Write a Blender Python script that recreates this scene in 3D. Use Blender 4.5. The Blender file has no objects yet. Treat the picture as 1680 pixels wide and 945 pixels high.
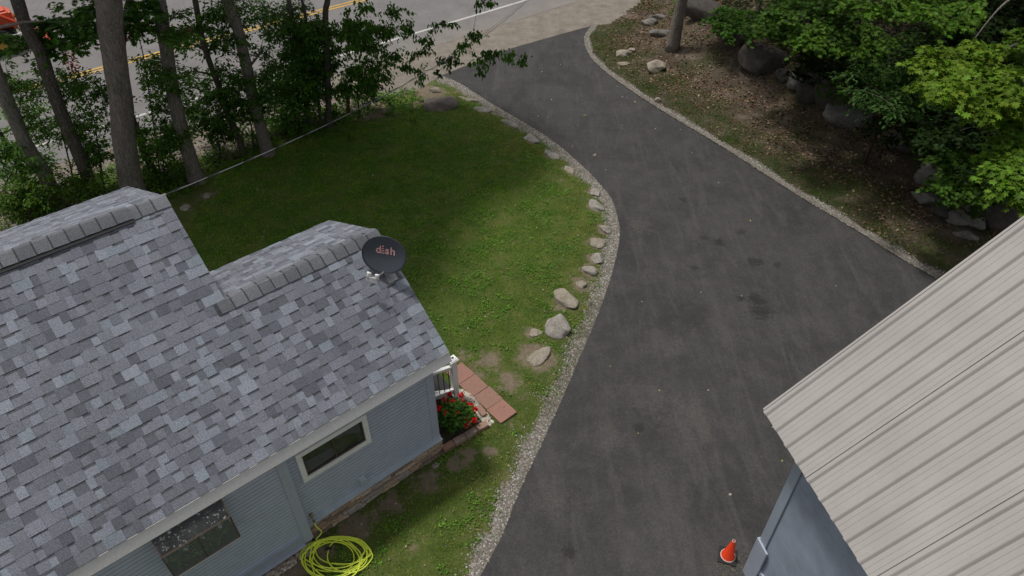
import bpy, math, random
import numpy as np
from mathutils import Vector
random.seed(7); RNG = np.random.default_rng(7)
R_ = math.radians

# ------------------------------------------------------------------ camera, light, exposure
CAMH = 11.0; FPX = 1184.0; PITCH = R_(42.35)
cd = bpy.data.cameras.new('camera'); cam = bpy.data.objects.new('camera', cd)
bpy.context.scene.collection.objects.link(cam)
cam.location = (0, 0, CAMH); cam.rotation_euler = (math.pi / 2 - PITCH, 0, 0)
cd.sensor_width = 36; cd.lens = 36 * FPX / 1680; cd.clip_end = 2000; cd.clip_start = 0.1
scene = bpy.context.scene; scene.camera = cam
SUN_EL = R_(70); SUN_AZ_VEC = Vector((-0.85, 0.52, 0))          # towards the sun, seen from above
world = bpy.data.worlds.new('World'); scene.world = world; world.use_nodes = True
wn = world.node_tree.nodes; wl = world.node_tree.links; wn.clear()
sky = wn.new('ShaderNodeTexSky'); sky.sky_type = 'NISHITA'; sky.sun_disc = False
sky.sun_elevation = SUN_EL; sky.sun_rotation = math.atan2(SUN_AZ_VEC.x, SUN_AZ_VEC.y)
sky.air_density = 1.0; sky.dust_density = 3.0; sky.ozone_density = 1.0
hs = wn.new('ShaderNodeHueSaturation'); hs.inputs['Saturation'].default_value = 0.22
bg = wn.new('ShaderNodeBackground'); bg.inputs['Strength'].default_value = 0.115
wo = wn.new('ShaderNodeOutputWorld')
wl.new(sky.outputs[0], hs.inputs['Color']); wl.new(hs.outputs[0], bg.inputs['Color']); wl.new(bg.outputs[0], wo.inputs[0])
sd = bpy.data.lights.new('sun', 'SUN'); sd.energy = 2.6; sd.angle = R_(7); sd.color = (1.0, 0.965, 0.92)
so = bpy.data.objects.new('sun', sd); scene.collection.objects.link(so)
sv = Vector((SUN_AZ_VEC.x, SUN_AZ_VEC.y, 0)).normalized() * math.cos(SUN_EL) + Vector((0, 0, math.sin(SUN_EL)))
so.rotation_euler = sv.to_track_quat('Z', 'Y').to_euler()
scene.view_settings.view_transform = 'Standard'; scene.view_settings.look = 'None'
scene.view_settings.exposure = -0.2; scene.view_settings.gamma = 1
scene.render.engine = 'CYCLES'
scene.cycles.max_bounces = 6; scene.cycles.transparent_max_bounces = 8

# ------------------------------------------------------------------ survey helpers (photo measurements -> metres)
Fv = np.array([0, math.cos(PITCH), -math.sin(PITCH)]); Uv = np.array([0, math.sin(PITCH), math.cos(PITCH)]); Rv = np.array([1., 0, 0])
O = np.array([0, 0, CAMH])
def ray(x, y): return Fv * FPX + Rv * (x - 840) + Uv * (472.5 - y)
def at(x, y, z=0.0):
    r = ray(x, y); return O + (z - CAMH) / r[2] * r
def atY(x, y, Y):
    r = ray(x, y); return O + Y / r[1] * r
def onplane(x, y, P, n):
    r = ray(x, y); return O + ((P - O) @ n) / (r @ n) * r
def proj(P):
    d = np.asarray(P) - O; w = d @ Fv
    return 840 + FPX * (d @ Rv) / w, 472.5 - FPX * (d @ Uv) / w
def nrm(v): v = np.asarray(v, float); return v / np.linalg.norm(v)
Z = np.array([0, 0, 1.])

# ------------------------------------------------------------------ materials
def M(name, fn):
    m = bpy.data.materials.new(name); m.use_nodes = True
    nt = m.node_tree; nt.nodes.clear()
    out = nt.nodes.new('ShaderNodeOutputMaterial'); p = nt.nodes.new('ShaderNodeBsdfPrincipled')
    nt.links.new(p.outputs[0], out.inputs[0]); fn(G(nt, p, out)); return m
class G:
    def __init__(s, nt, p, out): s.nt = nt; s.p = p; s.out = out; s._tc = None
    def n(s, t, **k):
        x = s.nt.nodes.new(t)
        for a, b in k.items(): setattr(x, a, b)
        return x
    def l(s, a, b): s.nt.links.new(a, b)
    def tc(s, scale=(1, 1, 1), kind='Object'):
        t = s.n('ShaderNodeTexCoord'); m = s.n('ShaderNodeMapping'); m.inputs['Scale'].default_value = scale
        s.l(t.outputs[kind], m.inputs[0]); return m.outputs[0]
    def noise(s, scale, detail=4, rough=.55, co=None, dist=0):
        n = s.n('ShaderNodeTexNoise'); n.inputs['Scale'].default_value = scale; n.inputs['Detail'].default_value = detail
        n.inputs['Roughness'].default_value = rough; n.inputs['Distortion'].default_value = dist
        s.l(co if co is not None else s.tc(), n.inputs['Vector']); return n.outputs['Fac']
    def vor(s, scale, co=None, feature='F1', out='Distance'):
        n = s.n('ShaderNodeTexVoronoi'); n.feature = feature; n.inputs['Scale'].default_value = scale
        s.l(co if co is not None else s.tc(), n.inputs['Vector']); return n.outputs[out]
    def ramp(s, fac, stops):
        r = s.n('ShaderNodeValToRGB'); e = r.color_ramp.elements
        while len(e) < len(stops): e.new(.5)
        for i, (p, c) in enumerate(stops):
            e[i].position = p; e[i].color = (c, c, c, 1) if isinstance(c, (int, float)) else (*c, 1)
        s.l(fac, r.inputs[0]); return r.outputs[0]
    def mix(s, f, a, b, mode='MIX'):
        m = s.n('ShaderNodeMix', data_type='RGBA', blend_type=mode)
        for k, v in ((0, f), (6, a), (7, b)):
            if isinstance(v, (int, float)): m.inputs[k].default_value = v if k == 0 else (v, v, v, 1)
            elif isinstance(v, tuple): m.inputs[k].default_value = (*v, 1)
            else: s.l(v, m.inputs[k])
        return m.outputs[2]
    def math(s, op, a, b=0.0):
        m = s.n('ShaderNodeMath', operation=op)
        for k, v in ((0, a), (1, b)):
            if isinstance(v, (int, float)): m.inputs[k].default_value = v
            else: s.l(v, m.inputs[k])
        return m.outputs[0]
    def attr(s, name='Col', out='Color'):
        a = s.n('ShaderNodeAttribute'); a.attribute_name = name; return a.outputs[out]
    def base(s, c, rough=.8, spec=.3, metal=0):
        if isinstance(c, tuple): s.p.inputs['Base Color'].default_value = (*c, 1)
        else: s.l(c, s.p.inputs['Base Color'])
        if isinstance(rough, (int, float)): s.p.inputs['Roughness'].default_value = rough
        else: s.l(rough, s.p.inputs['Roughness'])
        s.p.inputs['Specular IOR Level'].default_value = spec; s.p.inputs['Metallic'].default_value = metal
    def bump(s, h, dist=.01, st=1.0):
        b = s.n('ShaderNodeBump'); b.inputs['Distance'].default_value = dist; b.inputs['Strength'].default_value = st
        s.l(h, b.inputs['Height']); s.l(b.outputs[0], s.p.inputs['Normal'])

def m_shingle(g):
    c = g.attr(); gr = g.noise(150, 2, .8); gr2 = g.noise(60, 3, .7)
    k = g.ramp(gr, [(.33, .5), (.5, 1.0), (.68, 1.6)]); k2 = g.ramp(gr2, [(.3, .75), (.7, 1.25)])
    big = g.ramp(g.noise(.9, 3), [(.3, .9), (.7, 1.1)])
    c = g.mix(1.0, c, k, 'MULTIPLY'); c = g.mix(1.0, c, k2, 'MULTIPLY'); c = g.mix(1.0, c, big, 'MULTIPLY')
    g.base(c, .95, .15); g.bump(gr, .004, .6)
def m_paint(col, r=.55, var=.12, dirt=.0, scale=6):
    def f(g):
        n = g.noise(scale, 5); c = g.mix(g.ramp(n, [(.3, 0.), (.7, 1.)]), tuple(x * (1 - var) for x in col), tuple(min(1, x * (1 + var)) for x in col))
        if dirt: c = g.mix(g.ramp(g.noise(2.3, 6, .7, g.tc((1, 1, .5))), [(.5, 0.), (.75, dirt)]), c, (.13, .115, .09))
        fine = g.noise(120, 2); g.base(c, g.ramp(n, [(0, r - .08), (1, r + .1)]), .35); g.bump(fine, .0015, .4)
    return f
def m_plain(col, r=.6, spec=.4, metal=0, var=.15, sc=25):
    def f(g):
        n = g.noise(sc, 3); g.base(g.mix(g.ramp(n, [(.3, 0.), (.7, 1.)]), tuple(x * (1 - var) for x in col), tuple(min(1, x * (1 + var)) for x in col)), r, spec, metal)
        g.bump(n, .002, .25)
    return f
def m_attrcol(rough=.8, grain=60, amt=.35, bd=.004, spec=.25):
    def f(g):
        c = g.attr(); n = g.noise(grain, 4, .65)
        c = g.mix(1.0, c, g.ramp(n, [(.25, 1 - amt), (.75, 1 + amt)]), 'MULTIPLY'); g.base(c, rough, spec); g.bump(n, bd, .7)
    return f
def m_leaf(trans=.32, spec=.08):
    def f(g):
        c = g.attr(); n = g.noise(9, 2)
        c = g.mix(1.0, c, g.ramp(n, [(.3, .8), (.7, 1.2)]), 'MULTIPLY'); g.base(c, .5, spec)
        t = g.n('ShaderNodeBsdfTranslucent'); g.l(g.mix(1.0, c, (1.1, 1.3, .5), 'MULTIPLY'), t.inputs[0])
        ms = g.n('ShaderNodeMixShader'); ms.inputs[0].default_value = trans
        g.l(g.p.outputs[0], ms.inputs[1]); g.l(t.outputs[0], ms.inputs[2]); g.l(ms.outputs[0], g.out.inputs[0])
    return f
def m_bark(col):
    def f(g):
        co = g.tc((1, 1, .16)); n = g.noise(22, 6, .7, co, .6); v = g.vor(26, co, 'DISTANCE_TO_EDGE')
        c = g.ramp(n, [(.3, tuple(x * .55 for x in col)), (.55, col), (.8, tuple(x * 1.6 for x in col))])
        c = g.mix(g.ramp(v, [(0, .75), (.12, 0.)]), c, tuple(x * .35 for x in col))
        lich = g.ramp(g.noise(19, 5, .85), [(.56, 0.), (.64, .6)]); c = g.mix(lich, c, (.42, .40, .34))
        c = g.mix(g.ramp(g.noise(1.6, 4), [(.55, 0.), (.8, .5)]), c, (.05, .06, .025))
        g.base(c, .92, .15); g.bump(g.math('ADD', n, g.math('MULTIPLY', v, 1.5)), .03, .8)
    return f
def m_rock(a, b):
    def f(g):
        n = g.noise(5, 8, .7); m = g.noise(38, 4, .7)
        c = g.mix(g.ramp(n, [(.35, 0.), (.65, 1.)]), a, b); c = g.mix(1.0, c, g.ramp(m, [(.25, .6), (.75, 1.35)]), 'MULTIPLY')
        c = g.mix(g.ramp(g.noise(9, 5, .8), [(.6, 0.), (.72, .55)]), c, (.045, .055, .025))
        g.base(c, .92, .2); g.bump(g.math('ADD', n, g.math('MULTIPLY', m, .35)), .04, .7)
    return f
def m_drive(g):
    n1 = g.noise(.55, 5, .6, None, .8); n2 = g.noise(2.6, 6, .7); n3 = g.noise(24, 4, .7)
    c = g.ramp(n1, [(.32, (.038, .0372, .0375)), (.52, (.050, .0485, .048)), (.7, (.062, .060, .0585))])
    c = g.mix(g.ramp(n2, [(.45, 0.), (.75, .45)]), c, (.092, .085, .079))
    st = g.noise(1.0, 5, .65, g.tc((2.6, .42, 1)), 1.2)                # dusty streaks along the traffic
    c = g.mix(g.ramp(st, [(.48, 0.), (.7, .42)]), c, (.098, .093, .088))
    co = g.tc(); SN = g.noise(9, 6, .85, None, .6)
    for sx, sy, r_, k_, dark in SCUFF:
        vd_ = g.n('ShaderNodeVectorMath', operation='DISTANCE'); g.l(co, vd_.inputs[0]); vd_.inputs[1].default_value = (sx, sy, 0)
        w_ = g.math('ADD', g.math('DIVIDE', vd_.outputs['Value'], r_), g.math('MULTIPLY', g.math('SUBTRACT', SN, .5), 5.0))
        c = g.mix(g.ramp(w_, [(.45, k_), (1., 0.)]), c, (.018, .017, .018) if dark else (.15, .135, .12))
    c = g.mix(g.ramp(g.noise(1.7, 4, .5), [(.62, 0.), (.75, .6)]), c, (.033, .032, .034))
    c = g.mix(1.0, c, g.ramp(n3, [(.25, .72), (.75, 1.28)]), 'MULTIPLY')
    ag = g.vor(95); c = g.mix(g.ramp(ag, [(.05, .8), (.26, 0.)]), c, (.19, .175, .16))
    g.base(c, .86, .25); g.bump(g.noise(150, 3, .7), .006, .7)
def m_road(g):
    n = g.noise(1.1, 5, .6); f = g.noise(55, 4, .75)
    c = g.mix(g.ramp(n, [(.3, 0.), (.7, 1.)]), (.17, .162, .16), (.215, .205, .20))
    cr = g.vor(1.6, g.tc((1, .35, 1)), 'DISTANCE_TO_EDGE'); c = g.mix(g.ramp(cr, [(0, .35), (.012, 0.)]), c, (.07, .065, .06))
    c = g.mix(1.0, c, g.ramp(f, [(.25, .7), (.75, 1.3)]), 'MULTIPLY')
    s = g.attr('sand', 'Fac'); s2 = g.math('MULTIPLY', s, g.ramp(g.noise(2.2, 6, .75), [(.3, .35), (.65, 1.0)]))
    c = g.mix(s2, c, (.27, .24, .205)); g.base(c, .9, .2); g.bump(f, .006, .6)
def m_sand(g):
    n = g.noise(2.4, 7, .7); f = g.noise(60, 4, .8)
    c = g.mix(g.ramp(n, [(.35, 0.), (.65, 1.)]), (.20, .155, .11), (.33, .27, .205))
    c = g.mix(1.0, c, g.ramp(f, [(.25, .6), (.75, 1.35)]), 'MULTIPLY'); g.base(c, .95, .1); g.bump(f, .01, .8)
def m_soil(g):
    n = g.noise(1.4, 7, .7); f = g.noise(42, 5, .8)
    c = g.ramp(n, [(.3, (.06, .047, .034)), (.5, (.095, .075, .055)), (.68, (.16, .13, .098))])
    c = g.mix(g.ramp(g.noise(.8, 5, .6), [(.5, 0.), (.62, .7)]), c, (.035, .05, .016))
    c = g.mix(1.0, c, g.ramp(f, [(.25, .5), (.75, 1.5)]), 'MULTIPLY'); g.base(c, .97, .1); g.bump(f, .02, .8)
def m_verge(g):
    n = g.noise(1.4, 7, .7); f = g.noise(48, 5, .8)
    c = g.ramp(n, [(.3, (.05, .04, .026)), (.5, (.085, .066, .045)), (.68, (.13, .105, .07))])
    s = g.math('ADD', g.attr('sand', 'Fac'), g.math('MULTIPLY', g.math('SUBTRACT', g.noise(3, 6, .75), .5), .9))
    c = g.mix(g.ramp(s, [(.3, 0.), (.7, 1.)]), c, g.mix(g.ramp(g.noise(2.4, 7, .7), [(.35, 0.), (.65, 1.)]), (.19, .165, .138), (.28, .25, .212)))
    c = g.mix(1.0, c, g.ramp(f, [(.25, .6), (.75, 1.35)]), 'MULTIPLY'); g.base(c, .97, .1); g.bump(f, .015, .8)
def m_lawn(g):
    n = g.noise(2.2, 7, .7); f = g.noise(70, 4, .8)
    c = g.ramp(n, [(.3, (.06, .09, .022)), (.5, (.09, .125, .03)), (.7, (.15, .15, .055))])
    d = g.attr('dirt', 'Fac'); d = g.math('ADD', d, g.math('MULTIPLY', g.math('SUBTRACT', g.noise(4.5, 7, .8), .5), 2.6))
    so_ = g.mix(g.noise(8, 5, .7), (.12, .088, .055), (.30, .25, .18))
    c = g.mix(g.ramp(d, [(.34, 0.), (.62, 1.)]), c, so_)
    c = g.mix(1.0, c, g.ramp(f, [(.25, .45), (.75, 1.5)]), 'MULTIPLY'); g.base(c, .97, .1); g.bump(f, .02, .8)
def m_glass(tint=(.02, .025, .025), r=.06, dirty=0.):
    def f(g):
        n = g.noise(3, 3); c = g.mix(g.ramp(n, [(.4, 0.), (.7, 1.)]), tint, tuple(x * 2.6 for x in tint))
        if dirty:
            s = g.ramp(g.noise(21, 6, .75, None, 0), [(.58, 0.), (.63, dirty)]); c = g.mix(s, c, (.6, .6, .57))
            c = g.mix(g.ramp(g.noise(5, 5, .7), [(.35, 0.), (.7, .4)]), c, (.09, .10, .09)); g.base(c, .35, .5)
        else: g.base(c, r, .6)
    return f
def m_clear(g):
    g.base((.75, .85, .78), .04, .5); g.p.inputs['Alpha'].default_value = .16
def m_metalroof(g):
    n = g.noise(1.2, 5, .6, g.tc((1, 1, 1))); s = g.noise(3, 5, .7, g.tc((.5, 6, .5)))
    c = g.mix(g.ramp(n, [(.3, 0.), (.7, 1.)]), (.35, .328, .308), (.405, .382, .36)); c = g.mix(g.ramp(s, [(.5, 0.), (.8, .35)]), c, (.36, .33, .30))
    g.base(c, .6, .35, 0); g.bump(g.noise(4, 3), .004, .4)

SCUFF = []
for x_, y_, r_, k_, d_ in [(1240, 492, .22, .8, 1), (1248, 512, .3, .7, 1), (1215, 490, .12, .7, 1), (1180, 398, .16, .8, 1), (1240, 430, .2, .7, 1), (1155, 390, .12, .6, 1), (1120, 328, .14, .6, 1), (1215, 380, .15, .5, 1), (935, 905, .15, .7, 1), (1048, 702, .14, .7, 1), (1140, 440, .1, .6, 1), (1085, 560, .5, .14, 0), (1055, 650, .6, .14, 0), (1130, 690, .5, .14, 0), (1050, 370, .35, .25, 0), (1275, 435, .12, .6, 1), (1130, 515, .5, .35, 1), (1000, 720, .4, .15, 0), (900, 820, .4, .15, 0)]:
    p_ = at(x_, y_); SCUFF.append((p_[0], p_[1], r_, k_, d_))
MT = {}
def mat(name, fn=None):
    if name not in MT: MT[name] = M(name, fn)
    return MT[name]
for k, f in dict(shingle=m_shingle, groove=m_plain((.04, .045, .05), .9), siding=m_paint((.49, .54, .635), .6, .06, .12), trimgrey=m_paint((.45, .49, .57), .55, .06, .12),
        white=m_paint((.88, .87, .84), .5, .05, .18), bluewhite=m_paint((.46, .52, .57), .5, .06, .2), vinyl=m_plain((.66, .655, .635), .5, .3, 0, .06),
        black=m_plain((.015, .015, .016), .5), stone=m_attrcol(.9, 30, .4, .01), brick=m_attrcol(.9, 55, .3, .005), leaf=m_leaf(), grassm=m_leaf(.2, .03), pebble=m_attrcol(.85, 40, .2),
        bark_grey=m_bark((.26, .225, .195)), bark_dark=m_bark((.14, .12, .10)), bark_light=m_bark((.26, .23, .20)), rock_tan=m_rock((.26, .22, .17), (.40, .36, .29)), rock_grey=m_rock((.15, .14, .125), (.27, .255, .23)),
        rock_dark=m_rock((.06, .052, .048), (.10, .09, .08)), drive=m_drive, road=m_road, sand=m_sand, soil=m_soil, verge=m_verge, lawn=m_lawn, glass=m_glass(), dirtyglass=m_glass((.018, .02, .02), .3, .9), clear=m_clear,
        metalroof=m_metalroof, garwall=m_paint((.32, .365, .445), .6, .16, .16, 2.5), gartrim=m_paint((.33, .38, .44), .55, .05), garpale=m_paint((.38, .42, .50), .55, .06),
        dishgrey=m_plain((.055, .067, .082), .38, .5, 0, .04, 4), logo=m_plain((.68, .36, .36), .6, .3, 0, .03), lnbgrey=m_plain((.42, .42, .43), .5), hose=m_plain((.78, .90, .085), .4, .45, 0, .06), orange=m_plain((.80, .055, .012), .45, .4, 0, .06),
        conewhite=m_plain((.62, .45, .40), .5), rubber=m_plain((.022, .022, .022), .8), yellow=m_paint((.55, .34, .07), .7, .15, .4, 9), roadwhite=m_paint((.52, .50, .48), .7, .15, .5, 9),
        bronze=m_plain((.12, .09, .07), .5, .5, .3), terracotta=m_plain((.22, .085, .05), .8), dirtbed=m_soil, steel=m_plain((.45, .45, .44), .35, .5, .9), rust=m_plain((.17, .065, .035), .85), wire=m_plain((.22, .22, .23), .5),
        tractor=m_plain((.62, .075, .02), .4, .5, 0, .1), lampglass=m_plain((.8, .7, .35), .2), curtain=m_plain((.10, .105, .105), .8, .2), mesh_dark=m_plain((.03, .032, .028), .9, .1, 0, .6, 90), brass=m_plain((.35, .26, .12), .4, .5, .7)).items(): mat(k, f)

# ------------------------------------------------------------------ mesh helpers
class MB:
    def __init__(s): s.v = []; s.f = []; s.c = []; s.m = []
    def add(s, vs, fs, col=(.5, .5, .5), m=0):
        b = len(s.v); s.v += [tuple(map(float, p)) for p in vs]; s.f += [tuple(b + i for i in f) for f in fs]; s.c += [col] * len(vs); s.m += [m] * len(fs)
    def box(s, c, ax, h, col=(.5, .5, .5), m=0):
        c = np.asarray(c, float); a = [nrm(x) * k for x, k in zip(ax, h)]
        vs = [c + i * a[0] + j * a[1] + k * a[2] for i in (-1, 1) for j in (-1, 1) for k in (-1, 1)]
        s.add(vs, [(0, 1, 3, 2), (4, 6, 7, 5), (0, 4, 5, 1), (2, 3, 7, 6), (0, 2, 6, 4), (1, 5, 7, 3)], col, m)
    def tube(s, pts, rad, seg=10, col=(.5, .5, .5), caps=True, jit=0., m=0):
        pts = [np.asarray(p, float) for p in pts]; n = len(pts)
        if isinstance(rad, (int, float)): rad = [rad] * n
        t0 = nrm(pts[1] - pts[0]); ref = np.array([1., 0, 0]) if abs(t0[0]) < .8 else np.array([0, 1., 0]); a = np.cross(t0, ref)
        vs = []; ph = random.random() * 6
        for i, p in enumerate(pts):
            t = nrm(pts[min(i + 1, n - 1)] - pts[max(i - 1, 0)]); b = nrm(np.cross(t, a)); a = np.cross(b, t)
            for k in range(seg):
                an = 2 * math.pi * k / seg; r = rad[i] * (1 + jit * (math.sin(3 * an + ph + i * .5) * .5 + math.sin(5 * an - i * .9 + ph) * .5 + random.uniform(-.3, .3)))
                vs.append(p + r * (math.cos(an) * a + math.sin(an) * b))
        fs = [(i * seg + k, i * seg + (k + 1) % seg, (i + 1) * seg + (k + 1) % seg, (i + 1) * seg + k) for i in range(n - 1) for k in range(seg)]
        if caps: fs += [tuple(range(seg))[::-1], tuple((n - 1) * seg + k for k in range(seg))]
        s.add(vs, fs, col, m)
    def lathe(s, c, axis, prof, seg=24, col=(.5, .5, .5)):
        axis = nrm(axis); ref = np.array([1., 0, 0]) if abs(axis[0]) < .8 else np.array([0, 1., 0]); a = nrm(np.cross(axis, ref)); b = np.cross(axis, a); c = np.asarray(c, float)
        vs = [c + axis * h + r * (math.cos(2 * math.pi * k / seg) * a + math.sin(2 * math.pi * k / seg) * b) for r, h in prof for k in range(seg)]
        n = len(prof); s.add(vs, [(i * seg + k, i * seg + (k + 1) % seg, (i + 1) * seg + (k + 1) % seg, (i + 1) * seg + k) for i in range(n - 1) for k in range(seg)], col)
    def obj(s, name, material, org=(0, 0, 0), parent=None, smooth=False, bevel=0.):
        me = bpy.data.meshes.new(name); v = np.array(s.v) - np.asarray(org, float)
        me.from_pydata(v.tolist(), [], s.f); ms = material if isinstance(material, list) else [material]
        for x in ms: me.materials.append(mat(x))
        at_ = me.color_attributes.new('Col', 'FLOAT_COLOR', 'POINT'); at_.data.foreach_set('color', np.c_[np.array(s.c), np.ones(len(s.c))].astype('f').ravel())
        me.polygons.foreach_set('material_index', s.m)
        if smooth: me.polygons.foreach_set('use_smooth', [True] * len(me.polygons))
        me.update(); o = bpy.data.objects.new(name, me); scene.collection.objects.link(o)
        if parent is not None: o.parent = parent
        else: o.location = tuple(map(float, org))
        if bevel:
            b = o.modifiers.new('bevel', 'BEVEL'); b.width = bevel; b.segments = 2; b.limit_method = 'ANGLE'
        return o
def tag(o, label=None, cat=None, group=None, kind=None):
    if label: o['label'] = label
    if cat: o['category'] = cat
    if group: o['group'] = group
    if kind: o['kind'] = kind
    return o
class Thing:
    def __init__(s, name, loc, label, cat, group=None):
        s.loc = np.asarray(loc, float); s.o = bpy.data.objects.new(name, None); scene.collection.objects.link(s.o)
        s.o.location = tuple(map(float, s.loc)); s.o.empty_display_size = .2; tag(s.o, label, cat, group)
    def part(s, name, mb, m, parent=None, smooth=False, bevel=0., label=None):
        o = mb.obj(name, m, s.loc, parent or s.o, smooth, bevel)
        if label: o['label'] = label
        return o
def single(name, mb, m, loc, label, cat, group=None, smooth=False, bevel=0.):
    return tag(mb.obj(name, m, loc, None, smooth, bevel), label, cat, group)

def inpoly(x, y, poly):
    x = np.asarray(x); y = np.asarray(y); r = np.zeros(x.shape, bool); n = len(poly); j = n - 1
    for i in range(n):
        xi, yi = poly[i][:2]; xj, yj = poly[j][:2]
        c = ((yi > y) != (yj > y)) & (x < (xj - xi) * (y - yi) / (yj - yi + 1e-12) + xi); r ^= c; j = i
    return r
def polydist(x, y, line):
    d = np.full(np.shape(x), 1e9)
    for a, b in zip(line[:-1], line[1:]):
        ax, ay = a[:2]; bx, by = b[:2]; L = (bx - ax) ** 2 + (by - ay) ** 2 + 1e-12
        t = np.clip(((x - ax) * (bx - ax) + (y - ay) * (by - ay)) / L, 0, 1)
        d = np.minimum(d, np.hypot(x - ax - t * (bx - ax), y - ay - t * (by - ay)))
    return d
def vnoise(x, y, s=1.0, seed=0):
    x = np.asarray(x) * s + seed * 17.3; y = np.asarray(y) * s + seed * 9.1
    return (np.sin(x * 1.7 + 1.3 * np.sin(y * 1.1)) + np.sin(y * 2.3 + 1.7 * np.sin(x * .9 + 2)) + .5 * np.sin(x * 4.1 + y * 3.3) + .5 * np.sin(y * 5.3 - x * 2.7 + np.sin(x * 3))) / 3
def gridsheet(name, poly, res, zf, attrs, material, label=None, cat=None, kind='structure'):
    P = np.array([p[:2] for p in poly]); x0, y0 = P.min(0); x1, y1 = P.max(0)
    xs = np.arange(x0, x1 + res, res); ys = np.arange(y0, y1 + res, res); X, Y = np.meshgrid(xs, ys)
    nx, ny = len(xs), len(ys); keep = inpoly(X[:-1, :-1] + res / 2, Y[:-1, :-1] + res / 2, P)
    idx = np.arange(nx * ny).reshape(ny, nx); q = np.stack([idx[:-1, :-1], idx[:-1, 1:], idx[1:, 1:], idx[1:, :-1]], -1)[keep]
    used = np.unique(q); rm = np.full(nx * ny, -1); rm[used] = np.arange(len(used)); q = rm[q]
    vx = X.ravel()[used]; vy = Y.ravel()[used]; v = np.c_[vx, vy, zf(vx, vy)]
    me = npmesh(name, v, q, material)
    for k, fn in attrs.items():
        a = me.attributes.new(k, 'FLOAT', 'POINT'); a.data.foreach_set('value', fn(vx, vy).astype('f'))
    me.polygons.foreach_set('use_smooth', np.ones(len(q), bool))
    o = bpy.data.objects.new(name, me); scene.collection.objects.link(o); return tag(o, label, cat, None, kind)
def npmesh(name, v, faces, material, col=None):
    me = bpy.data.meshes.new(name); k = faces.shape[1]; n = len(faces)
    me.vertices.add(len(v)); me.vertices.foreach_set('co', np.asarray(v, 'f').ravel())
    me.loops.add(n * k); me.loops.foreach_set('vertex_index', faces.astype('i').ravel())
    me.polygons.add(n); me.polygons.foreach_set('loop_start', np.arange(0, n * k, k, dtype='i')); me.polygons.foreach_set('loop_total', np.full(n, k, 'i'))
    me.materials.append(mat(material)); me.update(calc_edges=True)
    if col is not None:
        a = me.color_attributes.new('Col', 'FLOAT_COLOR', 'POINT'); a.data.foreach_set('color', np.c_[col, np.ones(len(col))].astype('f').ravel())
    return me
def sheet(name, pts, z, material, label=None, cat=None, kind='structure'):
    mb = MB(); mb.add([(p[0], p[1], z) for p in pts], [tuple(range(len(pts)))]); o = mb.obj(name, material)
    if o.data.polygons[0].normal.z < 0: o.data.flip_normals()
    return tag(o, label, cat, None, kind)

# leaf templates: x = side, y = along the leaf, z = up
OVAL = (np.array([(0, 0, 0), (.2, .28, .05), (.2, .65, .05), (0, 1, -.12), (-.2, .65, .05), (-.2, .28, .05)]), np.array([(0, 1, 2, 3), (0, 3, 4, 5)]))
MAPLE = (np.array([(0, 0, 0), (.27, -.12, 0), (.2, .14, .05), (.58, .2, -.03), (.3, .42, .05), (.36, .8, -.02), (.12, .62, .03), (0, 1.02, -.08),
                   (-.12, .62, .03), (-.36, .8, -.02), (-.3, .42, .05), (-.58, .2, -.03), (-.2, .14, .05), (-.27, -.12, 0)]), np.array([(0, 1, 2, 3, 4, 5, 6, 7), (0, 7, 8, 9, 10, 11, 12, 13)]))
BLADE = (np.array([(-.06, 0, 0), (.06, 0, 0), (0, 1, 0)]), np.array([(0, 1, 2)]))
def unitrows(a): return a / (np.linalg.norm(a, axis=1, keepdims=True) + 1e-9)
def leaves(name, pos, d, nv, size, col, tmpl, material='leaf', org=(0, 0, 0), parent=None):
    T, F_ = tmpl; n = len(pos); d = unitrows(d); x = unitrows(np.cross(d, nv)); zz = np.cross(x, d)
    s = size.reshape(-1, 1, 1)
    v = pos[:, None] + s * (T[None, :, 0:1] * x[:, None] + T[None, :, 1:2] * d[:, None] + T[None, :, 2:3] * zz[:, None])
    k = len(T); f = (F_[None] + (np.arange(n) * k)[:, None, None]).reshape(-1, F_.shape[1])
    me = npmesh(name, v.reshape(-1, 3) - np.asarray(org), f, material, np.repeat(col, k, 0))
    o = bpy.data.objects.new(name, me); scene.collection.objects.link(o)
    if parent is not None: o.parent = parent
    else: o.location = tuple(map(float, org))
    return o
def spray(c, r, n, tone, flat=.22, size=.11, droop=.35, out=None, hang=0.):
    """leaves of one branch end: pads of leaves on a few twigs"""
    c = np.asarray(c, float); k = max(3, int(n / 14)); tw = RNG.normal(size=(k, 3)); tw[:, 2] *= flat; tw = unitrows(tw) * (RNG.random((k, 1)) ** .5) * r
    i = RNG.integers(0, k, n); t = RNG.random((n, 1)) ** .6
    p = c + tw[i] * t + RNG.normal(size=(n, 3)) * np.array([.13, .13, .07]) * max(.5, r) * .8
    p[:, 2] -= droop * (np.hypot(p[:, 0] - c[0], p[:, 1] - c[1]) / r) ** 2 * r * .5
    d = tw[i] * .8 / r + RNG.normal(size=(n, 3)) * .55; d[:, 2] = d[:, 2] * .3 - .25 - hang
    nv = RNG.normal(size=(n, 3)) * .35 + Z
    s = size * RNG.uniform(.65, 1.2, n); col = np.array(tone) * RNG.uniform(.62, 1.35, (n, 1)) * (1 + RNG.normal(size=(n, 3)) * .06)
    return p, d, nv, s, col
def joinsp(L): return [np.concatenate([x[i] for x in L]) for i in range(5)]
def curve(a, b, n=6, sag=0., bow=None):
    a = np.asarray(a, float); b = np.asarray(b, float); out = []
    for i in range(n + 1):
        t = i / n; p = a * (1 - t) + b * t; p = p + Z * (sag * 4 * t * (1 - t))
        if bow is not None: p = p + np.asarray(bow) * 4 * t * (1 - t)
        out.append(p)
    return out
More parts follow.
